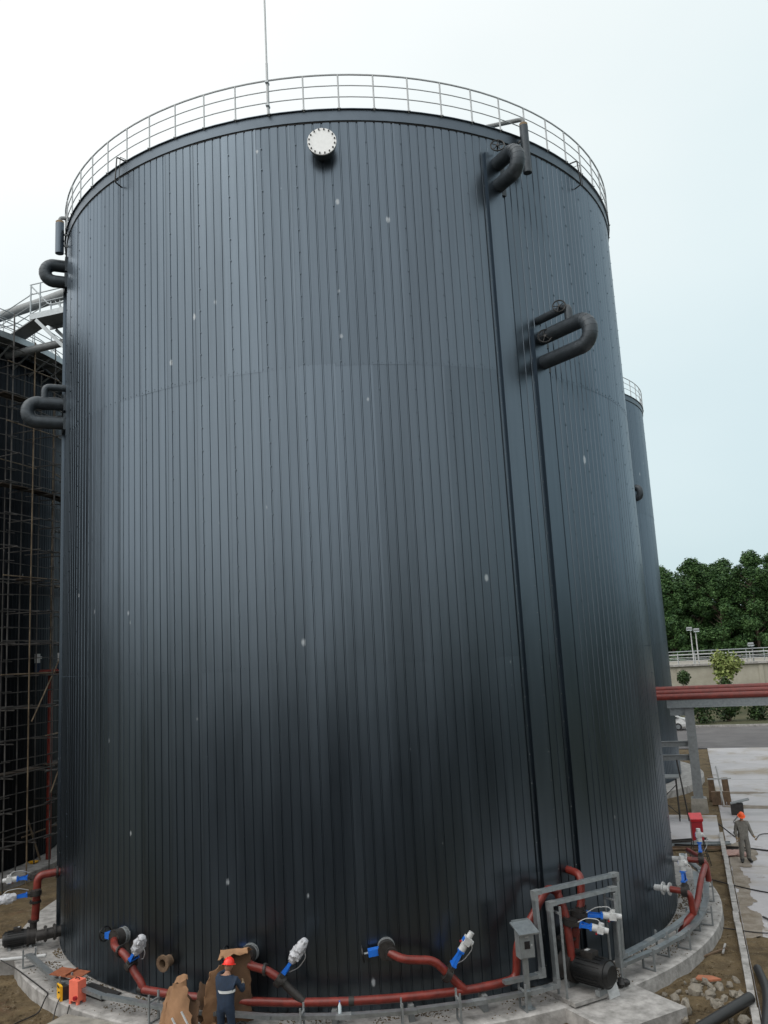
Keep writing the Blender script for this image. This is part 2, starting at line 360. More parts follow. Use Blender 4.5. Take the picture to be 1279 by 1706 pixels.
b = MB(); b.add([(-80, -28.4, -.42), (6.0, -28.4, -.42), (6.0, -12.6, -.42), (-80, -12.6, -.42)], [(0, 1, 2, 3)]); struct('added_yard', b, M['dark_yard'])  # out-of-view dark ground added to darken the tank's lower reflection
pv = tag(thing('pavement', None, None), kind='structure')
# cast bays with joints
for i in range(11):
    u0 = -14+i*5.0
    for j in range(2):
        v0 = 11.78+j*6
        b = MB(); c = [UV(u0+.008, v0+.008), UV(u0+.008, v0+5.992), UV(u0+4.992, v0+5.992), UV(u0+4.992, v0+.008)]
        z1 = -.325+rnd.uniform(-.004, .004)
        b.add([(p.x, p.y, -.46) for p in c]+[(p.x, p.y, z1) for p in c], [(4, 7, 6, 5), (0, 1, 5, 4), (1, 2, 6, 5), (2, 3, 7, 6), (3, 0, 4, 7)]); part('paving_slab', b, M['pave'], pv, False)
slab('cross_path', 9.6, 15.0, -2, 11.6, -.26, -.5, M['pave'])
slab('road', 41.05, 56.8, -60, 140, -.33, -.46, M['asph'])
slab('verge', 57.1, 140, -60, 140, -.25, -.46, M['farground'])
b = MB(); b.box(UV(56.95, 40, -.3), (200, .3, .3), Matrix.Rotation(ROWANG, 3, 'Z')); struct('road_kerb', b, M['conc'])
# mud trodden over the pavement edge
def patch(name, u, v, ru, rv, m, seed, z=-.318):
    b = MB(); n = 48; vs = [tuple(UV(u, v, z))]
    for i in range(n):
        a = 2*math.pi*i/n; k = 1+.35*noise.noise(Vector((math.cos(a)*1.7+seed, math.sin(a)*1.7, 0)))+.18*noise.noise(Vector((math.cos(a)*6+seed, math.sin(a)*6, 3)))
        vs.append(tuple(UV(u+ru*k*math.cos(a), max(11.8, v+rv*k*math.sin(a)), z)))
    b.add(vs, [(0, 1+i, 1+(i+1) % n) for i in range(n)]); return struct(name, b, m)
patch('mud_patch', -6.2, 12.6, 4.2, 1.5, M['dirt'], 1.)
for k in range(8): patch('mud_patch', -1.6+k*1.15, 11.95+.12*math.sin(k*2.1), .95+.3*math.sin(k*1.7), .3+.16*math.sin(k*2.9), M['mud'], 4.+k*3, -.3185+k*.0005)
patch('mud_patch', 8.0, 12.1, 1.8, .7, M['mud'], 9., -.317)
patch('mud_patch', 17.5, 13.2, .5, 1.2, M['mud'], 14.)
patch('mud_patch', 21.5, 13.0, .35, 1.3, M['mud'], 19.)
kb = tag(thing('kerb', None, None), kind='structure')
for i in range(26):
    u0 = -13+i*1.0
    if 10 < u0 < 13.5: continue
    b = MB(); b.box((0, 0, 0), (.992, .16, .3)); o = part('kerb_stone', b, M['conc'], kb, False, UV(u0+.5, 11.66+rnd.uniform(-.012, .012), -.33+rnd.uniform(-.012, .012)), (rnd.uniform(-.03, .03), rnd.uniform(-.01, .01), math.atan2(U.y, U.x)+rnd.uniform(-.012, .012)))

# ------------------------------------------------------------------ tanks
TR, TH = 10.0, 22.6
def sheet_mesh(z0, z1, lean, m, name, ext=0.):
    n = 4; da = 2*math.pi/66; prof = []
    pitch_ = da/n
    for k in range(n):
        a = -da/2 + k*pitch_
        for f, d in ((0.0, .0), (.70, .0), (.745, -.018), (.855, -.018), (.90, 0.)): prof.append((a+f*pitch_, d))
    prof.append((da/2+.0035, .005))
    b = MB(); vs = []
    for z, dr in ((z0, lean), (z1, 0.)):
        for a, d in prof:
            r = TR+.03+d+dr; vs.append((r*math.sin(a), -r*math.cos(a)+TR, z))
    p = len(prof); b.add(vs, [(j, j+1, p+j+1, p+j) for j in range(p-1)])
    # screw heads down one seam and across the bottom lap
    for zz in [z0+.12+.62*i for i in range(int((z1-z0)/.62))]:
        a = -da/2+.018; r = TR+.033; c = Vector((r*math.sin(a), -r*math.cos(a)+TR, zz)); b.cyl(c, c+Vector((0, -.012, 0)), .019, n=5)
    for k in range(n):
        a = -da/2+(k+.2)*pitch_; r = TR+.03+lean; c = Vector((r*math.sin(a), -r*math.cos(a)+TR, z0+.06)); b.cyl(c, c+Vector((0, -.012, 0)), .013, n=5)
    return b.mesh(name, m)
ROWS = [(.02, 7.80, 0.), (7.74, 15.40, .005), (15.34, 22.30, .005)]
SHEETS = {k: [sheet_mesh(z0, z1, l, M[k], 'panel') for z0, z1, l in ROWS] for k in ('clad', 'clad_dark')}
def ribbed_shell(a0, a1, m, name, parent):
    b = MB(); n = 4; da = 2*math.pi/66; vs = []; prof = []
    for i in range(a0, a1):
        for k in range(n):
            for f, d in ((0., 0.), (.70, .0), (.745, -.018), (.855, -.018), (.90, 0.)): prof.append(((i-.5+(k+f)/n)*da, d))
    for z in (.02, 22.28):
        for a, d in prof: r = TR+.03+d; vs.append((r*math.sin(a), -r*math.cos(a), z))
    p = len(prof); b.add(vs, [(j, j+1, p+j+1, p+j) for j in range(p-1)])
    return part(name, b, m, parent, False, kind='stuff')
PHASE = R(-59.24)
def make_tank(loc, label, arc, key, rz=0., screw=True, rail=True):
    t = thing('storage_tank', label, 'tank', loc, rz)
    da = 2*math.pi/66
    lo, hi = arc
    for i in range(lo, hi+1):
        a = i*da + R(.9)
        for k in range(3):
            o = link('panel', SHEETS[key][k], t, (TR*math.sin(a), -TR*math.cos(a), 0), (rnd.gauss(0, .00012), 0, a+rnd.gauss(0, .002)))
    sh = ribbed_shell(hi+1, 66+lo+1, M[key], 'rear_cladding', t); sh.rotation_euler = (0, 0, R(.9))
    b = MB(); b.lathe([(TR-.12, 0.), (TR-.12, 22.3)], 96); part('inner_shell', b, M['iron'], t)
    b = MB(); b.lathe([(TR-.1, 22.27), (TR+.060, 22.27), (TR+.068, 22.28), (TR+.068, 22.58), (TR+.12, 22.588), (TR+.12, 22.605), (TR-.3, 22.62)], 132); part('cornice', b, M['trim'], t)
    b = MB(); b.lathe([(TR-.2, 22.6), (5, 23.2), (.02, 23.7)], 72); part('roof', b, M['trim'], t)
    b = MB(); b.lathe([(TR-.02, 22.245), (TR+.04, 22.245), (TR+.04, 22.265)], 132); part('cornice_shadow', b, M['black'], t)  # black ring stands in for the shadow line under the cornice
    rl = MB(); rr = TR+.09
    for h, r in ((1.03, .026), (.70, .016), (.36, .016)):
        rl.tube([pol(360*i/132, rr, TH+h) for i in range(132)], r, 6, False, 0, True)
    ra = part('railing', rl, M['railp'], t)
    pm = MB(); pm.cyl((0, 0, -.03), (0, 0, 1.03), .024, n=6); pm.box((0, 0, .0), (.1, .1, .02)); pmesh = pm.mesh('post', M['railp'], True)
    for i in range(66): link('post', pmesh, ra, (rr*math.sin(PHASE+i*da), -rr*math.cos(PHASE+i*da), TH))
    return t
main = make_tank((0, 0, 0), 'huge dark blue-grey ribbed cylindrical tank with bolted white manhole cover near its top', (-15, 15), 'clad')
tank2 = make_tank((9.5, 24.5, 0), 'dark ribbed tank standing behind the right edge of the manhole-cover tank', (6, 16), 'clad', R(0))
tank3 = make_tank((-24.5, 9.5, 0), 'black tank wrapped in scaffolding tubes', (7, 21), 'clad_dark')

# ring foundations
def ring(loc, label):
    t = thing('ring_foundation', label, 'foundation', loc)
    b = MB(); b.lathe([(9.7, -.02), (10.3, 0.), (11.26, 0.), (11.3, -.03), (11.32, -.6)], 128); part('concrete_ring', b, [M['conc']], t)
    return t
ring((0, 0, 0), 'pale concrete ring under the big tank with the manhole cover')
ring((9.5, 24.5, 0), 'concrete ring under the tank behind, past the red pipe rack')
ring((-24.5, 9.5, 0), 'concrete ring under the scaffolded black tank')

# ------------------------------------------------------------------ fittings on the big tank
def at(parent, name, a, r, z):
    """an empty part carrier on a tank wall: local x = right along the wall, -y = outward"""
    p = pol(a, r, z); return p
# manhole with blind flange
mh = MB(); mh.cyl((0, .1, 0), (0, -.36, 0), .31, n=32); mh.cyl((0, -.36, 0), (0, -.40, 0), .385, n=36)
neck = part('manhole_neck', mh, M['lag'], main, loc=pol(-2.0, TR, 21.42), rot=(0, 0, R(-2)))
mc = MB(); mc.cyl((0, -.405, 0), (0, -.445, 0), .385, n=40); part('manhole_cover', mc, mat('flange_white', (.82, .83, .83), .45, 0, 9, .06), neck)['label'] = 'white round blind flange'
bm = MB(); bm.cyl((0, .02, 0), (0, -.03, 0), .022, n=6); bmesh_ = bm.mesh('bolt', M['iron'])
for k in range(16):
    t = 2*math.pi*(k+.5)/16; link('bolt', bmesh_, neck, (.345*math.cos(t), -.447, .345*math.sin(t)))
# small nozzle low on the left, rim hooks
b = MB(); l = MB(); l.lathe([(.13, -.1), (.13, .24), (.19, .24), (.19, .29), (.10, .29), (.10, -.05), (0, -.05)], 22); b.add([(v[0], -v[2], v[1]) for v in l.v], l.f)
part('nozzle', b, M['wood'], main, loc=pol(-29.6, TR, .95), rot=(0, 0, R(-29.6)))
for a in (-39.3, 47.2):
    b = MB(); b.tube(fillet([(-.02, .25, .42), (0, -.2, .40), (.0, -.26, -.42), (.0, .02, -.50)], .05, 3), .022, 6)
    b.tube([(.16, .25, .36), (.16, -.19, .34), (.16, -.24, -.38), (.0, -.25, -.42)], .012, 5)
    part('rim_hook', b, M['black'], main, loc=pol(a, TR, 22.4), rot=(0, 0, R(a)))
# flat riser covers running down from the pipe loops
for a, zt, w in ((25.75, 21.75, .46), (32.55, 16.7, .46), (-71.5, 21.0, .34)):
    b = MB(); z0 = .12; d = .19
    b.box((0, -d/2+.06, (z0+zt)/2), (w, d, zt-z0)); b.box((-w/2-.05, -.045, (z0+zt)/2), (.10, .012, zt-z0-.02)); b.box((w/2+.05, -.045, (z0+zt)/2), (.10, .012, zt-z0-.02))
    o = part('riser_cover', b, M['clad'], main, False, pol(a, TR, 0), (0, 0, R(a)))
    s = MB()
    for i in range(int((zt-z0)/.7)):
        for sx in (-1, 1): s.cyl((sx*(w/2+.07), -.05, z0+.3+i*.7), (sx*(w/2+.07), -.062, z0+.3+i*.7), .011, n=6)
    part('screw_row', s, M['galv_dull'], o)
# lightning rod clamped to a railing post
pa = math.degrees(PHASE)+9*360/66
t = thing('lightning_rod', 'thin tall lightning rod clamped to the railing post of the big tank', 'lightning rod', pol(pa, TR+.17, TH))
b = MB(); b.cyl((0, 0, -.05), (0, 0, 1.5), .034, n=8); b.cyl((0, 0, 1.5), (0, 0, 4.6), .026, n=8); b.cyl((0, 0, 4.6), (0, 0, 7.2), .016, .004, n=8); part('mast', b, M['railp'], t)
b = MB()
for z in (.2, .9): b.box((0, 0, z), (.09, .16, .05), Matrix.Rotation(R(pa), 3, 'Z'))
part('clamp', b, M['galv'], t)

# ---- insulated pipe loops
def loop(a, zu, zl, out, pr, label, bypass=False, wheels=(), group=None):
    t = thing('pipe_loop', label, 'pipe', pol(a, TR, zl), R(a), group)
    s = zu-zl; c = out-pr-s/2
    def seg(name, pts, r, n=18): b = MB(); b.tube(pts, r, n); return part(name, b, M['lag'], t)
    seg('upper_leg', [(0, .15, s), (0, -c, s)], pr); seg('lower_leg', [(0, .15, 0), (0, -c, 0)], pr)
    # lobster-back bend from mitred lagging segments, each lapping the next
    N = 9
    for k in range(N):
        t0 = math.pi/2 - math.pi*k/N; t1 = math.pi/2 - math.pi*(k+1)/N
        p = [Vector((0, -c-math.cos(x)*s/2, s/2+math.sin(x)*s/2)) for x in (t0+.03, t0, (t0+t1)/2, t1, t1-.03)]
        b = MB(); b.tube(p, [pr*(1.0+.03*(i_/4)) for i_ in range(5)], 18); part('bend_segment', b, M['lag'], t)
    b = MB()
    for zz in (0, s): b.box((0, -.03, zz), (pr*2.5, .16, pr*2.5))
    part('wall_collar', b, M['lag'], t)
    if bypass:
        h = pr+.34; x0 = -c*.78
        b = MB(); b.tube(fillet([(0, .1, s+h), (0, x0, s+h), (0, x0, s+pr*.6)], .16, 4), .115, 14); part('bypass_pipe', b, M['lag'], t)
    for (y, z, ax, r0) in wheels: wheel('handwheel', t, (ax[0]*(pr+.1), y, z), ax, r0)
    return t
loop(26.6, 21.45, 20.80, 1.24, .205, 'short insulated pipe loop with one handwheel high under the railing', wheels=((-.42, 1.02, (-.55, -.8, .2), .19),))
loop(33.0, 16.45, 15.74, 2.04, .205, 'long insulated pipe loop with bypass pipe and two handwheels on the tank wall', True, ((-.45, .62, (-.75, -.65, 0.1), .19), (-1.05, 1.26, (-.75, -.65, .1), .17)))
loop(-68.0, 21.47, 20.90, .92, .205, 'short insulated pipe loop jutting from the tank edge above the walkway')
loop(-68.0, 16.62, 15.98, 1.40, .215, 'long insulated pipe loop with bypass jutting out beside the scaffolding', True)
loop(100.0, 16.62, 15.98, 1.42, .25, 'insulated pipe loop at the far side of the tank', True) if False else None
# the loop's outer end on the tank behind
b = MB(); b.tube(fillet([(0, .1, .3), (0, -.42, .3), (0, -.42, -.3), (0, .1, -.3)], .28, 6), .2, 14)
one('pipe_loop', b, M['lag'], 'stubby insulated pipe bend on the wall of the tank behind', 'pipe', Vector((9.5, 24.5, 16.5))+pol(44.5, TR, 0), R(44.5))
# vent pipes over the rim
for a, r, zb, lab, col_ in ((32.0, .125, 21.35, 'lagged vent riser with yellowed top rising beside the short right-hand loop', 'lag'), (-66.0, .14, 21.75, 'short grey sleeved vent pipe hooked over the rim above the scaffolding', 'trim')):
    t = thing('vent_pipe', lab, 'pipe', pol(a, TR+.30, zb), R(a))
    b = MB(); top = 22.95-zb; b.cyl((0, 0, 0), (0, 0, top-.12), r, n=16); part('sleeve', b, M[col_], t)
    b = MB(); b.tube(fillet([(0, 0, top-.14), (0, 0, top+.10), (-.75 if a > 0 else .1, .75, top+.05)], .12, 4), .065, 10); part('overflow_pipe', b, M['galv_dull'], t)
    b = MB(); b.cyl((0, 0, top-.13), (0, 0, top-.05), r*.95, n=16); part('foam_plug', b, M['tan'], t)
    for zz in (.3, top-.5): b = MB(); b.box((0, .18, zz), (.05, .3, .06)); part('bracket', b, M['galv_dull'], t)

# ------------------------------------------------------------------ valves and red piping around the base
def actuator(p, d, pipe, label, L=.95, wrap=False, cat='valve', grp=None):
    """knife gate valve with an electric actuator; d = stem direction, pipe = pipe axis"""
    t = thing('actuated_valve', label, cat, p, q=frame(d, pipe), group=grp); t.scale = (.84, .84, .93)
    b = MB(); b.cyl((-.05, 0, 0), (.05, 0, 0), .19, n=24); b.box((0, 0, .17), (.09, .30, .22)); flange(b, (-.07, 0, 0), (1, 0, 0), .18, bolts=8); flange(b, (.07, 0, 0), (1, 0, 0), .18, bolts=8); part('valve_body', b, M['iron'], t)
    b = MB()
    for s in (-1, 1):
        b.add([(-.045, s*.15, .24), (.045, s*.15, .24), (.045, s*.07, L*.55), (-.045, s*.07, L*.55), (-.045, s*.125, .24), (.045, s*.125, .24), (.045, s*.045, L*.55), (-.045, s*.045, L*.55)],
              [(0, 1, 2, 3), (7, 6, 5, 4), (0, 4, 5, 1), (1, 5, 6, 2), (2, 6, 7, 3), (3, 7, 4, 0)])
    b.box((0, 0, L*.55), (.15, .2, .05)); b.box((.0, 0, .26), (.13, .31, .04)); b.box((-.035, 0, L*.38), (.02, .19, L*.3)); part('yoke', b, M['blue'], t)
    b = MB(); b.cyl((0, 0, .2), (0, 0, L*.6), .022, n=8); part('stem', b, M['galv'], t)
    b = MB(); b.cyl((0, 0, L*.57), (0, 0, L*.74), .10, n=18); b.box((.0, .0, L*.80), (.19, .22, L*.16)); b.cyl((0, 0, L*.86), (0, 0, L*1.0), .085, .075, n=18); b.cyl((.09, 0, L*.8), (.17, 0, L*.8), .07, n=14)
    if wrap:
        b = MB(); N_, K_ = 22, 18; vs = []; sd_ = rnd.uniform(0, 50)
        for i in range(N_+1):
            x = i/N_; z = L*(.46+.56*x); env = (.09+.06*math.sin(math.pi*min(1, x*1.15))**.6) if x < .97 else .05
            for k in range(K_):
                a = 2*math.pi*k/K_; d = 1+.34*noise.noise(Vector((math.cos(a)*2.2+sd_, math.sin(a)*2.2, z*9)))+.16*noise.noise(Vector((math.cos(a)*6, math.sin(a)*6+sd_, z*26)))
                vs.append((math.cos(a)*env*d*1.05, math.sin(a)*env*d*1.2, z))
        vs.append((0, 0, L*1.03)); top_ = len(vs)-1
        b.add(vs, [(i*K_+k, i*K_+(k+1) % K_, (i+1)*K_+(k+1) % K_, (i+1)*K_+k) for i in range(N_) for k in range(K_)]+[(N_*K_+k, N_*K_+(k+1) % K_, top_) for k in range(K_)])
    h = part('actuator_housing', b, M['wrap' if wrap else 'white'], t)
    if not wrap:
        b = MB(); b.box((-.105, 0, L*.80), (.03, .13, .09)); part('control_cover', b, M['blue'], t)
        b = MB(); b.cyl((-.1, .06, L*.71), (-.14, .06, L*.71), .028, n=10); part('switch_knob', b, M['redbox'], t)
    b = MB(); b.tube(fillet([(.14, .0, L*.8), (.26, .05, L*.7), (.24, .12, L*.4), (.1, .2, .2)], .1, 3), .012, 5); part('cable', b, M['white'], t)
    return t
def gate_valve(p, a, label, stem=(-1, 0, .0)):
    """flanged blue gate valve on a tank nozzle; its stem lies along the wall"""
    t = thing('gate_valve', label, 'valve', p, R(a))
    b = MB(); b.cyl((0, .1, 0), (0, -.10, 0), .15, n=20); flange(b, (0, -.02, 0), (0, 1, 0), .2, bolts=10); flange(b, (0, -.13, 0), (0, 1, 0), .2, bolts=10); part('nozzle_flange', b, M['galv_dull'], t)
    b = MB(); b.cyl((0, -.14, 0), (0, -.34, 0), .19, n=22); flange(b, (0, -.36, 0), (0, 1, 0), .21, bolts=10); part('valve_body', b, M['iron'], t)
    s = Vector(stem).normalized(); c = Vector((0, -.24, 0))
    b = MB(); b.box(c+s*.30, (.26, .14, .20), frame(s, (0, 1, 0)).to_matrix() @ Matrix.Rotation(R(90), 3, 'Y')); part('bonnet', b, M['blue'], t)
    b = MB(); b.cyl(c+s*.4, c+s*.56, .028, n=8); part('stem', b, M['galv'], t)
    wheel('handwheel', t, c+s*.55, s, .17)
    return t
PR = .092
def pipe_thing(name, label, runs, mk='red', r=PR, flanges=(), group=None):
    o = Vector(runs[0][0]); t = thing(name, label, 'pipe', o, group=group)
    for pts in runs: b = MB(); b.tube(sub(fillet(pts, .2, 5), o), r, 16); part('pipe_run', b, M[mk], t)
    for c, ax in flanges: b = MB(); flange(b, Vector(c)-o, ax, r*1.5, .05, bolts=8); part('flange', b, M['iron'], t)
    return t
RH = 10.62
hdr = [pol(-31.5, RH, .46)] + [pol(x, RH, .46) for x in range(-30, 15, 3)] + [pol(15.5, RH, .48)]
o = Vector(hdr[0]); t = thing('header_pipe', 'long red header pipe curving round the foot of the big tank', 'pipe', o)
for i0, i1 in ((0, 5), (5, 10), (10, 16)):
    b = MB(); b.tube(sub(hdr[i0:i1+1], o), PR, 16); part('pipe_run', b, M['red'], t)
for i in (0, 5, 10):
    b = MB(); tg = (Vector(hdr[i+1])-Vector(hdr[i])).normalized(); b.cyl(Vector(hdr[i])-o-tg*.06, Vector(hdr[i])-o+tg*.06, PR*1.12, n=16); part('coupling', b, M['iron'], t)
b = MB(); b.tube(sub(fillet([pol(15.5, RH, .48), pol(17.6, RH, .52), pol(18.0, RH, 1.25), pol(20.4, RH, 1.75), pol(23.2, RH-.05, 2.32), pol(25.5, RH-.2, 2.10)], .22, 6), o), PR, 16); part('pipe_rise', b, M['red'], t)
b = MB()
for x in (-27, -20, -5, 4, 13):
    q = pol(x, RH, .17)-o; b.box(q, (.12, .3, .34), Matrix.Rotation(R(x), 3, 'Z'))
part('pipe_support', b, M['galv_dull'], t)

# three branches with their valves
gate_valve(pol(-38.6, TR, 1.34), -38.6, 'blue handwheel valve on the nozzle by the salmon-coloured box')
pipe_thing('branch_pipe', 'short red branch pipe stepping down past the plastic-wrapped valve', [[pol(-38.2, 10.42, 1.32), pol(-36.6, RH, 1.26), pol(-34.2, RH, 1.14), pol(-32.9, RH, .82), pol(-31.6, RH, .62), pol(-31.2, RH, .46)]], flanges=[(pol(-35.4, RH, 1.2), pol(-34, 1, 0)-pol(-36.5, 1, 0))])
tang = lambda a: Vector((math.cos(R(a)), math.sin(R(a)), 0))
actuator(pol(-33.4, RH, .95), tang(-33)*.62+Vector((0, 0, .78))+pol(-33, .2, 0), tang(-33)+Vector((0, 0, -1)), 'actuated valve swathed in white plastic wrap above the small nozzle', 1.05, True)
gate_valve(pol(-16.6, TR, 1.30), -16.6, 'handwheel valve hidden behind the torn carton')
pipe_thing('branch_pipe', 'red branch pipe emerging from the torn carton with blackened joints', [[pol(-16.4, 10.4, 1.30), pol(-15.6, RH, 1.22), pol(-13.2, RH, 1.12), pol(-11.9, RH, .98)]], flanges=[(pol(-13.4, RH, 1.13), tang(-13))])
pipe_thing('branch_pipe', 'blackened lower piece of branch pipe joining the header under the blue valve', [[pol(-11.5, RH, .93), pol(-10.2, RH, .70), pol(-8.8, RH, .48)]], 'iron', flanges=[(pol(-11.2, RH, .9), tang(-11)*.7+Vector((0, 0, -.7)))])
actuator(pol(-11.6, RH, .93), tang(-11.6)*.6+Vector((0, 0, .8))+pol(-11.6, .12, 0), tang(-11.6)+Vector((0, 0, -1)), 'actuated valve with blue yoke and bagged top nearest the worker with reflective band', 1.18, True)
wv = gate_valve(pol(1.6, TR, 1.36), 1.6, 'blue handwheel valve on the nozzle feeding the unbroken red branch', (-1, 0, -.12))
pipe_thing('branch_pipe', 'clean red branch pipe stepping down beside the bare white actuator', [[pol(1.9, 10.42, 1.34), pol(3.4, RH, 1.24), pol(7.2, RH, 1.16), pol(8.6, RH, .88), pol(10.0, RH, .60), pol(10.8, RH, .47)]], flanges=[(pol(2.1, 10.46, 1.32), pol(2, 1, 0))])
actuator(pol(8.75, RH, .84), tang(8.7)*.55+Vector((0, 0, .8))+pol(8.7, .12, 0), tang(8.7)+Vector((0, 0, -1.2)), 'bare white actuator on a blue yoke above the tee of the header pipe', 1.12)
# cluster behind the portal of cable tray
pipe_thing('branch_pipe', 'red stub pipe rising behind the cable tray portal', [[pol(29.3, TR-.1, 2.45), pol(29.2, 10.5, 2.42), pol(28.6, 10.55, 1.75), pol(27.2, 10.6, 1.35), pol(26.6, 10.6, .75)]], flanges=[(pol(28.5, 10.55, 1.7), (0, 0, 1))])
pipe_thing('branch_pipe', 'red cross pipe over the pump inlet', [[pol(25.2, 10.45, 2.1), pol(25.6, 10.6, 1.7), pol(25.3, 10.75, 1.0), pol(25.2, 10.8, .7)]], flanges=[(pol(25.5, 10.65, 1.55), (0, 0, 1))])
actuator(pol(25.6, 10.75, 1.52), pol(45, .9, -.25)+tang(26)*.55, (0, 0, 1), 'lower white actuator on blue yoke inside the cable tray portal', .95)
actuator(pol(27.3, 10.66, 1.62), pol(50, .8, -.12)+tang(28)*.75, (0, 0, 1), 'upper white actuator on blue yoke reaching out inside the tray portal', 1.1)
gv = gate_valve(pol(27.6, TR, 1.0), 27.6, 'blue valve low behind the black pump motor', (.3, 0, .95))

# ---- right-hand group of nozzles
for a, z, la, lb in ((51.6, 1.20, 'white flanged nozzle and red elbow', 'upright blue and white actuator on the first nozzle right of the tray portal'), (66.5, 1.36, 'white flanged nozzle half hidden at the tank edge', 'upright blue and white actuator at the tank edge by the red box')):
    t = thing('nozzle_pipe', la+' on the right flank of the tank', 'pipe', pol(a, TR, z), R(a))
    b = MB(); b.cyl((0, .1, 0), (0, -.42, 0), .085, n=16); part('nozzle', b, M['white'], t)
    for y in (-.26, -.44):
        b = MB(); flange(b, (0, y, 0), (0, 1, 0), .17, .03, bolts=8); part('flange', b, M['white'], t)
    b = MB(); b.tube(fillet([(0, -.46, 0), (0, -.98, -.02), (.05, -1.0, -.6)], .2, 5), .085, 14); part('elbow', b, M['red'], t)
    actuator(pol(a, 10.86, z+.02), (0, 0, 1), pol(a, 1, 0), lb, .95)
pipe_thing('header_pipe', 'red header pipe bowing round the right flank inside the cable trays', [[pol(49.5, 10.7, .1), pol(50, 10.9, .5), pol(52, 10.98, .6), pol(55, 10.96, .75), pol(59, 10.95, 1.15), pol(63, 10.95, 1.25), pol(67, 10.95, 1.2), pol(75, 10.95, 1.0), pol(86, 10.9, .8)]], r=.085)

# ---- left-hand pump group
t = thing('pump_plinth', 'concrete pump plinth beside the left flank of the tank', 'plinth', pol(-70, 11.6, -.45), R(-70))
b = MB(); b.box((0, -.35, .24), (2.3, 2.6, .46)); part('block', b, M['conc'], t, False)
def pump(p, a, label, s=1., feet=True):
    """close-coupled pump; motor axis along -y (outward), volute at +y"""
    t = thing('pump', label, 'pump', p, R(a))
    b = MB(); b.cyl((0, .05*s, .42*s), (0, -.78*s, .42*s), .30*s, n=26); b.cyl((0, -.78*s, .42*s), (0, -.86*s, .42*s), .27*s, .2*s, n=26); part('motor', b, M['black'], t)
    b = MB()
    for k in range(20):
        th = 2*math.pi*k/20; b.box((.305*s*math.cos(th), -.36*s, .42*s+.305*s*math.sin(th)), (.03*s, .62*s, .012*s), Matrix.Rotation(-th, 3, 'Y'))
    part('cooling_fins', b, M['black'], t)
    b = MB(); b.box((0, -.3*s, .76*s), (.26*s, .3*s, .14*s)); part('terminal_box', b, M['iron'], t)
    b = MB(); b.cyl((0, .05*s, .42*s), (0, .14*s, .42*s), .36*s, n=26); b.cyl((0, .14*s, .42*s), (0, .40*s, .42*s), .33*s, n=26); b.cyl((0, .3*s, .5*s), (0, .3*s, .98*s), .14*s, n=16); flange(b, (0, .3*s, .98*s), (0, 0, 1), .22*s, bolts=8); part('volute', b, M['navy'] if False else M['iron'], t)
    b = MB()
    for y in (-.6, .2): b.box((0, y*s, .06*s), (.5*s, .12*s, .12*s)); b.box((0, y*s, .14*s), (.3*s, .08*s, .14*s))
    part('foot', b, M['galv_dull'], t)
    b = MB(); b.box((.0, -.25*s, .835*s), (.12*s, .08*s, .012)); part('name_plate', b, M['white'], t)
    return t
pump(pol(-69.5, 10.98, 0.0), -69.5, 'black motor pump on the plinth left of the tank', .72)
pipe_thing('delivery_pipe', 'fat red elbow pipe dropping from the tank to the left-hand pump', [[pol(-70, TR-.1, 1.98), pol(-70, 10.66, 1.95), pol(-70, 10.72, .70)]], r=.115, flanges=[(pol(-70, 10.72, 1.22), (0, 0, 1)), (pol(-70, 10.12, 1.98), pol(-70, 1, 0))])
pipe_thing('suction_pipe', 'black ribbed suction pipe between the pump and the tank foot', [[pol(-66.5, TR-.1, .45), pol(-66.5, 10.7, .42)]], 'iron', .15, flanges=[(pol(-66.5, 10.2, .45), pol(-66.5, 1, 0)), (pol(-66.5, 10.45, .44), pol(-66.5, 1, 0))])
actuator(pol(-68.6, 10.72, 1.52), pol(-68.6, 1, -.06), (0, 0, 1), 'blue and wrapped white actuator pointing away from the fat red elbow, front one', 1.2, True)
actuator(pol(-73.5, 10.75, 1.80), pol(-73.5, 1, -.02), (0, 0, 1), 'blue actuator with white housing behind the front wrapped one', 1.0)
b = MB(); b.tube([(0, 0, 0), (1.9, -.1, .02)], .05, 10); one('white_pipe', b, M['white'], 'white plastic pipe lying along the plinth edge below the left-hand pump', 'pipe', pol(-64.5, 12.3, .12), R(8))
b = MB(); b.lathe([(.16, 0), (.19, .02), (.15, .35), (.22, .42), (.19, .43), (.12, .3), (.0, .3)], 18); one('funnel_pipe', b, M['yellow'], 'yellow flared pipe end standing on the dirt by the scaffolded tank', 'pipe', (-14.3, 7.4, GZ))
b = MB(); b.lathe([(0, .30), (.2, .27), (.28, .1), (.26, 0)], 16); one('bucket', b, mat('green_plastic', (.02, .16, .07), .5), 'green plastic bucket upturned on the dirt left of the pump', 'bucket', pol(-71, 12.4, GZ))

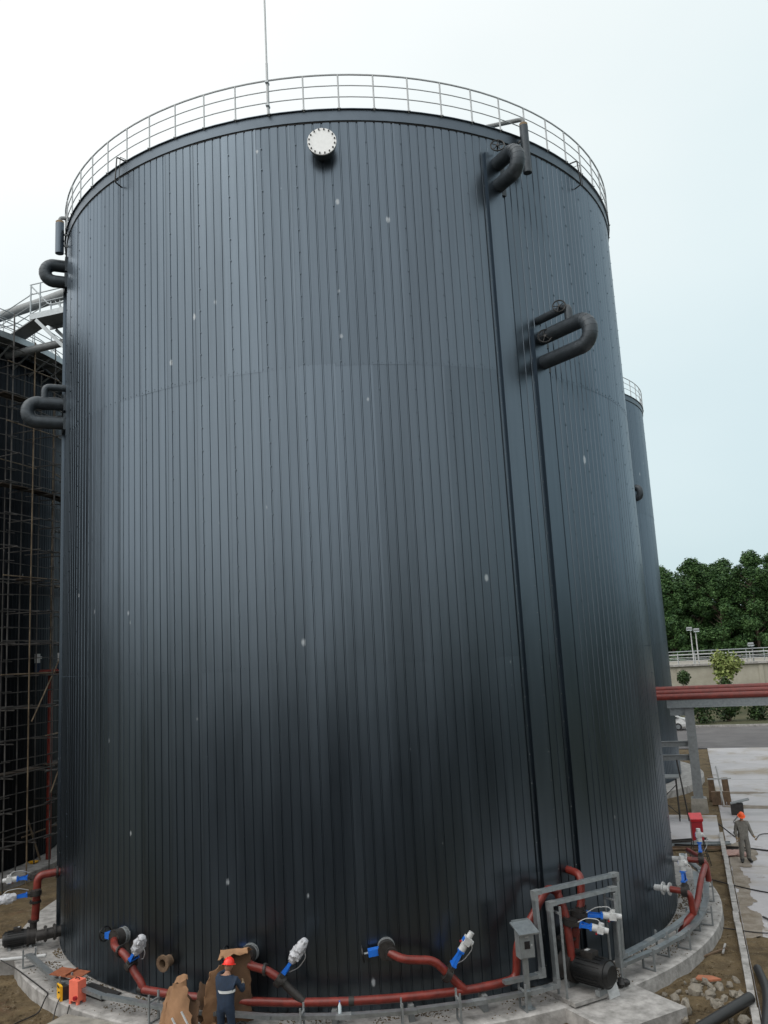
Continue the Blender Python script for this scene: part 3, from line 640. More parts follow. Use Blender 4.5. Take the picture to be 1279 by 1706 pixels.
# ------------------------------------------------------------------ cable trays
def radial(p): v = Vector((p.x, p.y, 0)); return v.normalized()
def tray(label, pieces, sup, w=.16, h=.08):
    o = Vector(pieces[0][0]); o.z = 0; t = thing('cable_tray', label, 'cable tray', o)
    for pts in pieces:
        b = MB(); P = [Vector(p) for p in pts]; b.sweep(sub(P, o), w, h, lambda q: radial(q+o)); part('tray_section', b, M['galv'], t, False)
        for i in range(1, len(P)-1):      # corner plates
            b = MB(); b.sweep(sub([P[i]+(P[i-1]-P[i]).normalized()*.16, P[i], P[i]+(P[i+1]-P[i]).normalized()*.16], o), w+.012, h+.014, lambda q: radial(q+o)); part('joint_plate', b, M['galv_dull'], t, False)
    for a, r, z0, z1 in sup:
        b = MB(); q = pol(a, r, 0)-o; rz = Matrix.Rotation(R(a), 3, 'Z')
        for s in (-1, 1): b.box(q+rz @ Vector((0, s*.16, (z0+z1)/2)), (.04, .04, z1-z0), rz)
        b.box(q+rz @ Vector((0, 0, z1-.16)), (.04, .28, .04), rz); b.box(q+rz @ Vector((0, 0, z0+.02)), (.04, .28, .03), rz)
        part('support', b, M['galv_dull'], t, False)
    return t
ra_, rb_ = 11.02, 10.80
arc = lambda a0, a1, st, r, z: [pol(a0+(a1-a0)*i/st, r, z) for i in range(st+1)]
tray('near galvanised tray hugging the foundation and stepping up over the pump',
     [arc(-60, -36, 2, ra_, .30), arc(-35.8, -12, 2, ra_, .32), arc(-12, 4.5, 2, ra_, .32), arc(4.5, 19, 2, ra_, .34)+[pol(21.9, ra_, .36), pol(21.7, ra_, 2.10), pol(32.1, ra_, 2.10), pol(31.8, ra_, .38), pol(39, ra_, .38), pol(46, ra_+.02, .38), pol(52, ra_+.02, .40)], [pol(52, ra_+.02, .40), pol(57.5, ra_-.04, .40), pol(64, ra_-.1, .46), pol(71, ra_-.1, .5), pol(79, ra_-.1, .5), pol(90, ra_-.1, .5)]],
     [(-59.5, ra_, 0, .48), (-44.5, ra_, 0, .5), (-27.5, ra_, 0, .62), (-8.5, ra_, 0, .55), (2.8, ra_, 0, .55), (9.3, ra_, 0, .62), (17.2, ra_, 0, .58), (22.6, ra_, 0, 2.05), (31.2, ra_, 0, 2.05), (37.5, ra_, 0, .52), (47, ra_, 0, .5), (58, ra_, 0, .52), (70, ra_-.1, 0, .6)])
tray('far galvanised tray arching higher over the pump behind the near tray',
     [[pol(15.2, rb_+.1, .60), pol(20.4, rb_+.1, .60), pol(20.1, rb_+.1, 2.36), pol(33.3, rb_+.1, 2.36), pol(33.0, rb_+.1, .50), pol(40, rb_, .50), pol(47, rb_-.02, .50)], [pol(47, rb_-.02, .50), pol(53, rb_, .5), pol(58.5, rb_-.05, .55), pol(65, rb_-.12, .6), pol(75, rb_-.12, .6)]],
     [(43, rb_, 0, .6), (55, rb_, 0, .6)])
# pump under the portal
t = thing('pump_plinth', 'pale concrete pump block jutting out under the cable tray portal', 'plinth', pol(27, 11.6, -.5), R(27))
b = MB(); b.box((.05, -.30, .235), (2.15, 1.75, .47)); part('block', b, M['conc'], t, False)
b = MB(); b.box((-.35, .75, .55), (1.1, 1.2, .08)); part('bed', b, M['conc'], t, False)
pump(pol(26.2, 10.82, .10), 41, 'black motor pump under the cable tray portal', 1.02)
b = MB(); b.box((0, 0, .2), (.36, .03, .42), Matrix.Rotation(R(-18), 3, 'X')); b.box((0, .14, .02), (.34, .3, .03)); one('metal_plate', b, M['white'], 'bent whitish plate leaning under the pump motor', 'plate', pol(28.2, 11.42, -.03), R(35), smooth=False)
b = MB()
for i in range(7): b.ell((rnd.uniform(-.12, .12), rnd.uniform(-.08, .08), .07+rnd.uniform(0, .05)), (.12, .09, .07), 8, 5, Matrix.Rotation(rnd.uniform(0, 3), 3, 'Z'))
one('cable_coil', b, M['rubber'], 'dark bundle of rope on the pump block', 'rope', pol(31.2, 11.25, 0))
# local control box
t = thing('control_box', 'stainless control box with rain hood on a post by the red riser', 'control box', pol(17.9, 11.0, 0), R(14))
b = MB(); b.box((0, 0, .55), (.13, .06, 1.1)); b.box((0, 0, .02), (.24, .24, .02)); part('post', b, M['galv'], t, False)
b = MB(); b.box((0, -.05, 1.38), (.36, .24, .56)); part('cabinet', b, M['galv_dull'], t, False)
b = MB(); b.box((0, -.176, 1.36), (.31, .012, .48)); dr = part('door', b, M['galv'], t, False)
b = MB(); b.box((.0, -.186, 1.38), (.13, .01, .16)); part('window', b, M['glass'], dr, False)
b = MB(); b.box((0, -.186, 1.55), (.09, .008, .03)); b.cyl((.11, -.18, 1.37), (.11, -.2, 1.37), .018, n=8); part('label_plate', b, M['white'], dr, False)
b = MB(); b.box((0, -.10, 1.72), (.50, .52, .035), Matrix.Rotation(R(16), 3, 'X')); b.box((0, .14, 1.80), (.42, .03, .08)); part('hood', b, M['galv'], t, False)

# ------------------------------------------------------------------ scaffolding and walkways on the left
T3 = Vector((-24.5, 9.5, 0))
t = thing('scaffolding', 'tall tube scaffolding standing round the black tank', 'scaffolding', T3)
LIFT = 1.32; angs = [50+6*i for i in range(11)]
for i, a in enumerate(angs):
    for r in (10.55, 11.65):
        b = MB(); l1, l2 = rnd.uniform(-.05, .05), rnd.uniform(-.05, .05); top = 22.6+rnd.uniform(-.8, .9)
        if r < 11: top = 21.6
        aa = a+(3 if r < 11 else 0)+rnd.uniform(-.5, .5)
        b.tube([pol(aa, r, -.4), pol(aa+l1, r+l2, 9), pol(aa, r, top)], .032, 6); part('standard', b, M['bamboo' if (i*3+int(r)) % 5 == 0 else 'scaf'], t)
for k in range(1, 17):
    z = k*LIFT
    for r in ((10.55, 11.65) if k % 2 else (11.65,)):
        for i in range(0, 10, 2):
            b = MB(); dz = rnd.uniform(-.08, .08); b.tube([pol(angs[i]-1.5, r+.04, z+dz), pol(angs[min(i+2, 10)]+1.5, r+.04, z+dz+rnd.uniform(-.06, .06))], .028, 6); part('ledger', b, M['bamboo' if rnd.random() < .12 else 'scaf'], t)
    for i in range(1, 11):
        if rnd.random() < .6:
            b = MB(); b.tube([pol(angs[i]+.5, 10.2, z-.06), pol(angs[i]+.5, 12.0, z-.06)], .026, 6); part('transom', b, M['scaf'], t)
    for i in range(0, 10, 2):
        b = MB(); b.tube([pol(angs[i]-1, 11.7, z+.62), pol(angs[min(i+2, 10)]+1, 11.7, z+.62+rnd.uniform(-.1, .1))], .02, 5); part('guard_rail', b, M['scaf'], t)
    if k % 3 == 0:
        for i in range(2, 10):
            if rnd.random() < .5:
                for q in range(2):
                    rr = 10.8+q*.3; p0, p1 = pol(angs[i]-.6, rr, z+.05), pol(angs[i+1]+.6 if i < 10 else angs[i], rr, z+.05)
                    b = MB(); b.sweep([p0, p1], .26, .045, lambda p: Vector((0, 0, 1)).cross((p1-p0)).normalized()); part('plank', b, M['plank'], t)
for i, z in ((4, 3), (6, 9.2), (5, 14.5), (7, 17), (3, 6), (7, 5.5), (8, 12)):
    b = MB(); b.tube([pol(angs[i], 11.75, z), pol(angs[i+2], 11.75, z+3.4)], .03, 6); part('brace', b, M['bamboo'], t)
b = MB(); b.tube([(0, 0, 0), (-1.55, -.6, 5.6)], .045, 8); one('leaning_pole', b, M['bamboo'], 'long pale pole leaning against the scaffolding foot', 'pole', (-14.1, 7.9, -.35))
# ring walkway of the black tank
t = thing('ring_walkway', 'grey steel ring walkway on brackets round the top of the black tank', 'walkway', T3+Vector((0, 0, 22.4)))
A0, A1 = 22, 112
b = MB(); b.lathe([(10.1, 0), (11.25, 0), (11.25, -.05), (10.1, -.05)], 30, R(A0), R(A1)); part('grating', b, M['galv_dull'], t)
b = MB(); b.lathe([(11.26, -.16), (11.26, .12), (11.29, .12), (11.29, -.16), (11.26, -.16)], 30, R(A0), R(A1)); part('edge_beam', b, M['galv'], t)
for a in range(A0, A1+1, 6):
    b = MB(); b.tube([pol(a, 10.05, -.85), pol(a, 11.2, -.1)], .05, 6); b.box(pol(a, 10.65, -.1), (.08, 1.15, .1), Matrix.Rotation(R(a), 3, 'Z')); part('bracket', b, M['galv_dull'], t, False)
    b = MB(); b.cyl(pol(a, 11.2, 0), pol(a, 11.2, 1.12), .026, n=6); part('post', b, M['galv'], t)
for h in (.4, .75, 1.12):
    b = MB(); b.tube([pol(A0+(A1-A0)*i/40, 11.2, h) for i in range(41)], .022, 6); part('rail', b, M['galv'], t)
# bridge between the tanks
t = thing('walkway_bridge', 'pale steel walkway platform with handrails bridging to the scaffolded tank', 'walkway', UV(-.6, -12.2, 23.15))
rw = Matrix.Rotation(ROWANG, 3, 'Z')
L = lambda u, v, z: UV(u+.6, v+12.2, z-23.15)
b = MB(); b.box(L(-.6, -12.0, 23.12), (4.0, 1.2, .05), rw); part('deck', b, M['galv_dull'], t, False)
for u in (-1.22, .02):
    b = MB(); b.box(L(u, -12.0, 23.08), (4.05, .06, .26), rw); part('edge_beam', b, M['galv'], t, False)
    for v in (-14.0, -13.5, -12.2, -10.9):
        b = MB(); b.cyl(L(u, v, 23.1), L(u, v, 24.55), .035, n=8); part('post', b, M['galv'], t)
    for z in (23.65, 24.1, 24.55):
        b = MB(); b.tube([L(u, -14.05, z), L(u, -10.2, z)], .026, 6); part('rail', b, M['galv'], t)
    b = MB(); b.tube(fillet([L(u, -14.0, 24.5), L(u, -13.0, 23.45), L(u, -12.1, 23.45), L(u, -12.1, 23.2)], .15, 3), .03, 6); part('stair_rail', b, M['galv'], t)
    b = MB(); b.box((L(u, -13.7, 22.9)+L(u, -11.2, 20.4))/2, (3.53, .07, .14), rw @ Matrix.Rotation(R(45), 3, 'Y')); part('knee_brace', b, M['galv'], t, False)
b = MB()
b.box((L(-.6, -14.0, 23.1)+L(-.6, -15.7, 22.45))/2, (1.85, .8, .05), rw @ Matrix.Rotation(R(-21), 3, 'Y')); part('stair_flight', b, M['galv_dull'], t, False)
for u in (-1.1, -.1):
    b = MB(); b.tube([L(u, -14.0, 24.2), L(u, -15.9, 23.5), L(u, -17.0, 23.5)], .024, 6); b.tube([L(u, -14.0, 23.7), L(u, -15.9, 23.0)], .02, 6); b.cyl(L(u, -15.9, 22.4), L(u, -15.9, 23.6), .03, n=6); part('stair_rail', b, M['galv'], t)
o = UV(-.2, -22, 23.6); b = MB(); b.tube(sub([UV(.9, -22, 24.2), UV(.2, -14.5, 24.45), UV(-.3, -11.3, 24.55)], o), .23, 16)
one('gas_pipe', b, M['galv_dull'], 'fat grey pipe running above the pale walkway towards the tank', 'pipe', o)
o = UV(-.5, -16, 22); b = MB(); b.tube(sub([UV(-.4, -16, 21.95), UV(-.4, -11.4, 22.05)], o), .17, 14)
one('gas_pipe', b, M['galv_dull'], 'thinner grey pipe slung under the pale walkway', 'pipe', o)
# red standpipe with two capped valves in front of the scaffolding
t = thing('standpipe', 'tall red standpipe with two white-capped valves in front of the scaffolding', 'pipe', (-13.9, 8, GZ))
b = MB(); b.tube(fillet([(0, 0, 0), (0, 0, 8.35), (.9, -.1, 8.35)], .2, 4), .11, 12); b.tube([(-.7, .05, 8.35), (.9, -.1, 8.35)], .09, 10); part('pipe_run', b, M['red'], t)
for x in (-.6, .42):
    b = MB(); b.cyl((x, 0, 8.3), (x, 0, 8.75), .13, n=12); part('valve_body', b, M['navy'], t)
    b = MB(); b.cyl((x, 0, 8.75), (x, 0, 9.15), .12, n=12); b.box((x+.13, 0, 8.98), (.12, .1, .1)); part('cap', b, M['white'], t)

# ------------------------------------------------------------------ pipe rack on the right
t = thing('pipe_rack', 'grey steel pipe rack carrying red pipes out between the tanks', 'pipe rack', UV(16.3, 10.9, GZ))
o = UV(16.3, 10.9, GZ)
def hsec(b, a, c, w, d, axis_w, tf=.02):
    a = Vector(a); c = Vector(c); ln = (c-a).length; T = (c-a).normalized(); W = Vector(axis_w).normalized(); D = T.cross(W); rot = Matrix((W, D, T)).transposed()
    m = (a+c)/2
    b.box(m+D*(d/2), (w, tf, ln), rot); b.box(m-D*(d/2), (w, tf, ln), rot); b.box(m, (tf, d-tf*1.2, ln), rot)
for u, v in ((16.3, 10.9), (16.3, 21.0)):
    b = MB(); hsec(b, UV(u, v, .32)-o, UV(u, v, 4.60)-o, .44, .42, V); b.box(UV(u, v, .31)-o, (.6, .6, .03), rw); part('column', b, M['galv_dull'], t, False)
    b = MB(); b.box(UV(u, v, -.05)-o, (.8, .8, .72), rw, taper=.9); part('pedestal', b, M['conc_wall'], t, False)
b = MB(); hsec(b, UV(16.0, 9.9, 4.80)-o, UV(16.0, 30, 4.80)-o, .22, .38, U); part('beam', b, M['galv'], t, False)
b = MB(); hsec(b, UV(16.6, 9.9, 4.80)-o, UV(16.6, 30, 4.80)-o, .22, .38, U); part('beam', b, M['galv'], t, False)
for z in (2.85, 2.2):
    b = MB(); hsec(b, UV(16.3, 10.7, z)-o, UV(16.3, 5.0, z)-o, .2, .24, U); part('side_beam', b, M['galv_dull'], t, False)
b = MB(); b.box(UV(16.3, 10.35, 4.45)-o, (.7, .04, .5), rw @ Matrix.Rotation(R(0), 3, 'Y')); part('gusset', b, M['galv'], t, False)
for k, (u, z) in enumerate(((15.9, 5.13), (16.24, 5.30), (16.6, 5.46))):
    o2 = UV(u, 8.3, z); b = MB(); b.tube(sub([UV(u, 8.4, z), UV(u, 18, z+.01), UV(u, 34, z)], o2), .15, 16)
    one('rack_pipe', b, M['red'], ['red pipe on the near edge of the pipe rack', 'red pipe in the middle of the pipe rack', 'red pipe on the far edge of the pipe rack'][k], 'pipe', o2)
# trestle and stray steel between the tanks
t = thing('trestle', 'dark steel trestle with crossed braces beside the rack column', 'trestle', UV(13.9, 9.3, -.26), ROWANG)
for x in (-.7, .7):
    for y in (-.4, .4): b = MB(); b.cyl((x, y, 0), (x, y, 1.9), .03, n=8); part('leg', b, M['iron'], t)
    b = MB(); b.tube([(x, -.4, .3), (x, .4, 1.6)], .016, 6); b.tube([(x, .4, .3), (x, -.4, 1.6)], .016, 6); part('brace', b, M['iron'], t)
b = MB(); b.tube([(-.7, -.4, .3), (.7, -.4, 1.6)], .018, 6); b.tube([(.7, -.4, .3), (-.7, -.4, 1.6)], .018, 6); part('brace', b, M['iron'], t)
b = MB(); b.box((0, 0, 1.92), (1.7, 1.0, .05)); part('deck', b, M['galv_dull'], t, False)
b = MB(); b.tube([(0, 0, 0), (-.25, .1, 2.7)], .035, 8); one('steel_tube', b, M['iron'], 'dark steel tube leaning upright against the trestle', 'tube', UV(13.6, 10.4, -.26))
for k, (u, v, ln, rz, m, lab) in enumerate(((8.9, 10.4, 3.2, 15, 'galv', 'bright steel angle lying across the path by the red box'), (8.2, 10.2, 3.6, 8, 'wood', 'timber batten lying beside the bright steel angle'), (9.4, 9.8, 2.8, 22, 'iron', 'dark steel bar lying behind the bright angle'), (8.5, 11.0, 2.4, -6, 'iron', 'dark rusty bar lying nearest the red box stand'))):
    b = MB(); b.box((0, 0, .03), (ln, .12, .05)); b.box((0, .05, .07), (ln, .015, .10)); one('steel_bar' if m != 'wood' else 'batten', b, M[m], lab, 'bar', UV(u, v, -.26 if u > 9.6 else -.30), R(rz-21), smooth=False)
# red electrical box on its stand
t = thing('switch_box', 'dark red switch box with sloping lid on a splayed bar stand', 'switch box', UV(6.3, 10.75, GZ), R(-12))
b = MB(); b.box((0, 0, 1.22), (.40, .32, .72)); part('cabinet', b, M['redbox'], t, False)
b = MB(); b.box((0, -.03, 1.66), (.45, .44, .10), Matrix.Rotation(R(22), 3, 'X')); part('lid', b, mat('lid_red', (.55, .03, .04), .3), t, False)
b = MB(); b.box((0, -.166, 1.2), (.34, .012, .6)); b.cyl((.15, -.19, 1.2), (.15, -.22, 1.2), .02, n=8); part('door', b, M['redbox'], t, False)
for x, y in ((-1, -1), (1, -1), (-1, 1), (1, 1)):
    b = MB(); b.tube([(x*.18, y*.14, .88), (x*.34, y*.27, -.02)], .016, 6); part('leg', b, M['iron'], t)
b = MB()
for z, k in ((.3, .28), (.6, .235)): b.tube([(-k, -k*.8, z), (k, -k*.8, z), (k, k*.8, z), (-k, k*.8, z)], .012, 5, False, 0, True)
part('stretcher', b, M['iron'], t)
# timber pieces, white cross, tool crate and sack on the pavement
for k, (u, v, h, w, lab) in enumerate(((19.3, 11.55, 1.15, .30, 'upright timber block, left of the pair tied by the white cross'), (19.0, 12.25, 1.15, .34, 'upright timber block, right of the pair tied by the white cross'), (18.1, 11.95, .62, .9, 'low crate of brown boards under the white cross'))):
    b = MB()
    n = 1 if k < 2 else 4
    for i in range(n): b.box(((i-(n-1)/2)*w/n, 0, h/2), (w/n*.9, .3, h), Matrix.Rotation(R(rnd.uniform(-3, 3)), 3, 'Y'))
    one('timber_block' if k < 2 else 'crate', b, M['wood'], lab, 'timber' if k < 2 else 'crate', UV(u, v, -.325), ROWANG, smooth=False)
b = MB(); b.box((0, 0, .95), (.07, .05, 1.9), Matrix.Rotation(R(-6), 3, 'Y')); b.box((0, -.04, 1.3), (1.1, .05, .07), Matrix.Rotation(R(-2), 3, 'Y')); one('white_cross', b, M['white'], 'white lath cross leaning on the timber blocks', 'lath', UV(17.75, 11.95, -.325), ROWANG, smooth=False)
t = thing('tool_crate', 'small dark tool stand with an open lid on the pavement', 'tool crate', UV(15.6, 12.55, -.325), ROWANG)
b = MB(); b.box((0, 0, .26), (.55, .4, .5)); part('case', b, M['iron'], t, False)
b = MB(); b.box((.15, 0, .6), (.85, .45, .04), Matrix.Rotation(R(-14), 3, 'Y')); part('lid', b, M['galv_dull'], t, False)
b = MB()
for i in range(9): b.ell((rnd.uniform(-.3, .3), rnd.uniform(-.3, .3), .06), (rnd.uniform(.2, .34), rnd.uniform(.2, .3), rnd.uniform(.06, .11)), 10, 6, Matrix.Rotation(rnd.uniform(0, 3), 3, 'Z') @ Matrix.Rotation(rnd.uniform(-.2, .2), 3, 'X'))
one('sack', b, M['sack'], 'crumpled pinkish woven sack at the feet of the worker in grey', 'sack', UV(7.7, 11.95, -.33))
for k, (pts, r, lab) in enumerate((
        ([(9.0, 11.2), (8.8, 12.4), (8.0, 14), (8.6, 17), (8.2, 24)], .035, 'thick black cable lying past the worker in grey'),
        ([(10.5, 13.0), (11.5, 13.2), (11.0, 16), (12.0, 22)], .018, 'thin cable behind the worker in grey running off over the pavement'),
        ([(15.4, 12.6), (13.5, 12.2), (12.6, 12.8), (11.6, 12.0), (10.6, 12.6), (9.2, 12.2), (7.9, 12.55)], .016, 'thin looping cable from the tool stand'),
        ([(14.9, 11.3), (12, 11.9), (10.2, 12.3)], .018, 'cable trailing from the rack pedestal'),
        ([(4.6, 10.4), (3.6, 11.4), (2.6, 12.6), (1.6, 15.5), (1.8, 19)], .022, 'cable crossing the kerb from the trays over the pale pavement'),
        ([(-1.2, 11.2), (-1.6, 12.5), (-.8, 13.4), (.6, 15.5)], .016, 'thin cord knotted on the pavement past the kerb'))):
    P = [UV(u, v, -.30) for u, v in pts]; o2 = P[0]; b = MB(); b.tube(sub(fillet(P, .8, 5), o2), r, 6); one('cable', b, M['rubber'], lab, 'cable', o2)
# black pipes and rubble by the kerb
P = [UV(-4.5, 11.92, -.22), UV(-5.6, 12.02, -.22), UV(-6.6, 11.98, -.22), UV(-8.6, 11.75, -.22)]; b = MB(); b.tube(sub(fillet(P, .6, 5), P[0]), .10, 14); one('black_hose', b, M['rubber'], 'thick black bent hose lying on the pavement along the kerb', 'hose', P[0])
P = [UV(-6.75, 11.62, -.08), UV(-9.2, 10.1, -.12)]; b = MB(); b.tube(sub(P, P[0]), .12, 16, False); b.tube(sub(P, P[0]), .095, 16, False); one('black_pipe', b, M['rubber'], 'straight black pipe with open end lying over the kerb on the rubble', 'pipe', P[0])
def rock(s, seed):
    b = MB(); b.ell((0, 0, 0), (s, s*rnd.uniform(.6, 1), s*rnd.uniform(.45, .8)), 7, 5)
    b.v = [tuple(Vector(v)*(1+.6*noise.noise(Vector(v)*2.2/s+Vector((seed*3.7, 0, 0))))) for v in b.v]; return b
rocks = [rock(.15, i).mesh('rubble_stone', M['stone']) for i in range(6)]
for i in range(80):
    u, v = rnd.uniform(-8.8, -5.0), rnd.uniform(9.3, 11.45)
    p = UV(u, v)
    if p.length < 11.5 or (u < -6.4 and v < 10.2 and rnd.random() < .7): continue
    s = rnd.choice((.35, .5, .6, .7, .9, 1.2)); o = tag(link('rubble_stone', rocks[i % 6], None, UV(u, v, GZ+.08*s), (rnd.uniform(0, 3), rnd.uniform(0, 3), rnd.uniform(0, 6))), 'pale lump of broken concrete on the dirt by the pump block', 'stone', 'rubble by the pump block'); o.scale = (s, s, s)
b = MB(); b.add([(-.3, -.08, 0), (.05, -.14, 0), (.3, -.02, 0), (.1, .1, .02), (-.22, .07, .03), (-.3, -.08, .04), (.05, -.14, .045), (.3, -.02, .04), (.1, .1, .06), (-.22, .07, .07)], [(4, 3, 2, 1, 0), (5, 6, 7, 8, 9)]+[(k, (k+1) % 5, 5+(k+1) % 5, 5+k) for k in range(5)]); one('broken_tile', b, M['brick'], 'orange broken tile lying on the dirt by the rubble', 'tile', UV(-5.3, 10.75, GZ+.08), R(-20))
for u, v, ln, rz, lab in ((-3.4, 10.9, 1.1, 30, 'thin dark stick lying on the dirt strip inside the kerb'), (-3.0, 11.2, .75, 62, 'short pale lath standing out on the dirt strip inside the kerb'), (-.4, 12.6, .8, 100, 'short iron rod on the pavement beside the kerb')):
    b = MB(); b.box((0, 0, 0), (ln, .05, .035)); one('stick', b, M['wood' if 'dark' in lab else ('conc' if 'pale' in lab else 'iron')], lab, 'stick', UV(u, v, GZ+.07), R(rz), smooth=False)
pebs = MB()
for i in range(1500):
    a = rnd.choice((rnd.uniform(30, 75), rnd.uniform(-75, -20))); r = rnd.uniform(11.35, 13.2); p = pol(a, r, GZ+.01)
    if p.dot(V) > 11.5: continue
    s = rnd.uniform(.008, .026)*(1.5 if rnd.random() < .06 else 1); pebs.box(p+Vector((0, 0, s*.4)), (s*2, s*1.6, s), Matrix.Rotation(rnd.uniform(0, 6), 3, 'Z') @ Matrix.Rotation(rnd.uniform(-.5, .5), 3, 'X'), taper=.6)
tag(link('gravel', pebs.mesh('gravel', M['dirt'])), 'loose gravel scattered on the dirt round the foundation', 'gravel', kind='stuff')
gr = MB()
for i in range(5200):
    a = rnd.uniform(-66, 80); r = 10.06+abs(rnd.gauss(0, .42)); s = rnd.uniform(.006, .022)
    if r > 11.24 or noise.noise(Vector((a*.25, r*2, 0))) < -.05: continue
    p = pol(a, r, .0)
    gr.box(p+Vector((0, 0, s*.4)), (s*2, s*1.6, s), Matrix.Rotation(rnd.uniform(0, 6), 3, 'Z'), taper=.6)
tag(link('mortar_crumbs', gr.mesh('mortar_crumbs', M['dirt'])), 'crumbs of mortar and dirt along the foot of the tank', 'debris', kind='stuff')

# ------------------------------------------------------------------ small things on the near left of the foundation
t = thing('heater_box', 'salmon-red metal box on four feet on the foundation edge', 'metal box', pol(-41.2, 11.06, 0), R(-30))
b = MB(); b.box((0, 0, .30), (.30, .26, .46)); part('case', b, M['salmon'], t, False)
b = MB()
for x in (-.12, .12):
    for y in (-.1, .1): b.box((x, y, .035), (.06, .06, .07))
part('foot', b, M['salmon'], t, False)
b = MB(); b.cyl((.09, -.13, .16), (.09, -.19, .16), .05, n=10); part('knob', b, M['redbox'], t)
b = MB(); b.tube(fillet([(-.06, 0, .53), (-.06, 0, .57), (.06, 0, .57), (.06, 0, .53)], .02, 3), .012, 6); part('handle', b, M['black'], t)
t = thing('yellow_machine', 'yellow welding machine with black back beside the salmon box', 'welding machine', pol(-44.0, 11.12, 0), R(-58))
b = MB(); b.box((0, -.1, .17), (.34, .06, .34)); part('front_panel', b, M['yellow'], t, False)
b = MB(); b.box((0, .08, .16), (.30, .30, .30)); part('case', b, M['iron'], t, False)
b = MB(); b.box((0, -.135, .30), (.2, .012, .04)); b.cyl((.1, -.13, .2), (.1, -.16, .2), .02, n=8); part('control_strip', b, M['black'], t, False)
b = MB(); b.box((0, 0, 0), (.85, .5, .02), Matrix.Rotation(R(4), 3, 'Y')); b.box((.05, 0, .03), (.02, .5, .04)); one('rusty_plate', b, M['rust'], 'rust-brown ribbed plate laid across the cable tray near the salmon box', 'plate', pol(-45.5, 10.82, .44), R(-18), smooth=False)
b = MB(); b.box((0, 0, .015), (1.3, .55, .03)); one('dark_board', b, M['iron'], 'dark board lying at the tank foot behind the salmon box', 'board', pol(-42, 10.45, .01), R(-40), smooth=False)
P = [pol(-66, 12.0, .25), pol(-60, 11.35, .03), pol(-52, 11.2, .02), pol(-47, 11.24, .02), pol(-46.2, 11.4, -.02), pol(-46.4, 11.52, -.32), pol(-46, 12.2, -.34), pol(-40, 13, -.34)]; b = MB(); b.tube(sub(fillet(P, .15, 4), P[0]), .016, 6); one('cable', b, M['rubber'], 'black cable draped along the rounded foundation edge to the yellow machine', 'cable', P[0])
P = [pol(-43.6, 11.25, .1), pol(-43.3, 11.38, -.05), pol(-43.0, 11.5, -.33), pol(-41, 11.7, -.34), pol(-40.4, 11.45, -.2), pol(-41, 11.3, .02)]; b = MB(); b.tube(sub(fillet(P, .12, 4), P[0]), .016, 6); one('cable', b, M['rubber'], 'black cable looping down the foundation between the yellow machine and salmon box', 'cable', P[0])
t = thing('landing_block', 'rough concrete landing block against the foundation by the cartons', 'concrete block', pol(-27, 11.75, -.5), R(-27))
b = MB(); b.box((.2, 0, .22), (5.6, 1.1, .44)); part('block', b, M['conc_wall'], t, False)
b = MB(); b.lathe([(0, 0), (.035, 0), (.036, .15), (.014, .2), (.014, .23)], 14); o = one('water_bottle', b, M['bottle'], 'small clear plastic water bottle standing on the near tray', 'bottle', pol(-4.2, 11.0, .372))
b = MB(); b.lathe([(.016, .225), (.016, .25), (0, .25)], 12); part('cap', b, M['blue'], o)
for a, lab in ((-22.5, 'on the left of the standing worker'), (11.5, 'right of the tee')):
    pass

# ------------------------------------------------------------------ torn cartons
def carton(name, label, quads, loc, rz, th=.012, dark=()):
    """panels given as corner grids, slightly curled, each panel its own part"""
    t = thing(name, label, 'carton', loc, rz)
    for qi, qd in enumerate(quads):
        a, b_, c, d = [Vector(p) for p in qd[:4]]; cur = qd[4]; nx, ny = 12, 14; b = MB(); vs = []
        nrm = (b_-a).cross(d-a).normalized()
        for s in (0, 1):
            for i in range(nx+1):
                for j in range(ny+1):
                    x, y = i/nx, j/ny; p = (a*(1-x)+b_*x)*(1-y)+(d*(1-x)+c*x)*y
                    p = p + nrm*(cur*math.sin(math.pi*x)+.03*noise.noise(p*4)+.022*(abs(noise.noise(p*8))-.3))
                    if j in (0, ny) or i in (0, nx): p = p + Vector((noise.noise(p*9), noise.noise(p*9+Vector((5, 0, 0))), noise.noise(p*9+Vector((9, 0, 0)))))*.075
                    vs.append(p + nrm*th*s)
        w = ny+1; S = (nx+1)*w
        fs = []
        for i in range(nx):
            for j in range(ny):
                q = (i*w+j, (i+1)*w+j, (i+1)*w+j+1, i*w+j+1); fs.append(q[::-1]); fs.append(tuple(k+S for k in q))
        for i in range(nx): fs += [(i*w, (i+1)*w, (i+1)*w+S, i*w+S), (i*w+ny, i*w+ny+S, (i+1)*w+ny+S, (i+1)*w+ny)]
        for j in range(ny): fs += [(j, j+S, j+1+S, j+1), (nx*w+j, nx*w+j+1, nx*w+j+1+S, nx*w+j+S)]
        b.add(vs, fs); part('panel', b, M['card_shade' if qi in dark else 'card'], t, True)
    return t
carton('torn_carton', 'tall torn cardboard carton arching over the valve behind the worker', [
    ((-.55, -.25, .0), (-.40, .34, .0), (-.16, .34, 1.50), (-.36, -.22, 1.22), .10),
    ((-.40, .34, 0), (.42, .36, .1), (.40, .36, 1.5), (-.16, .34, 1.50), .06),
    ((-.30, .10, 1.42), (-.16, .36, 1.52), (.45, .38, 1.54), (.43, .14, 1.56), -.10),
    ((-.95, .1, .12), (-.48, .10, 0), (-.44, .05, .85), (-.72, .10, .90), .05),
    ((-.5, -.35, .02), (.1, -.42, .02), (.15, -.1, .12), (-.45, -.05, .10), .03)], pol(-17.4, 11.0, .0), R(-17.4), dark=(1, 3))
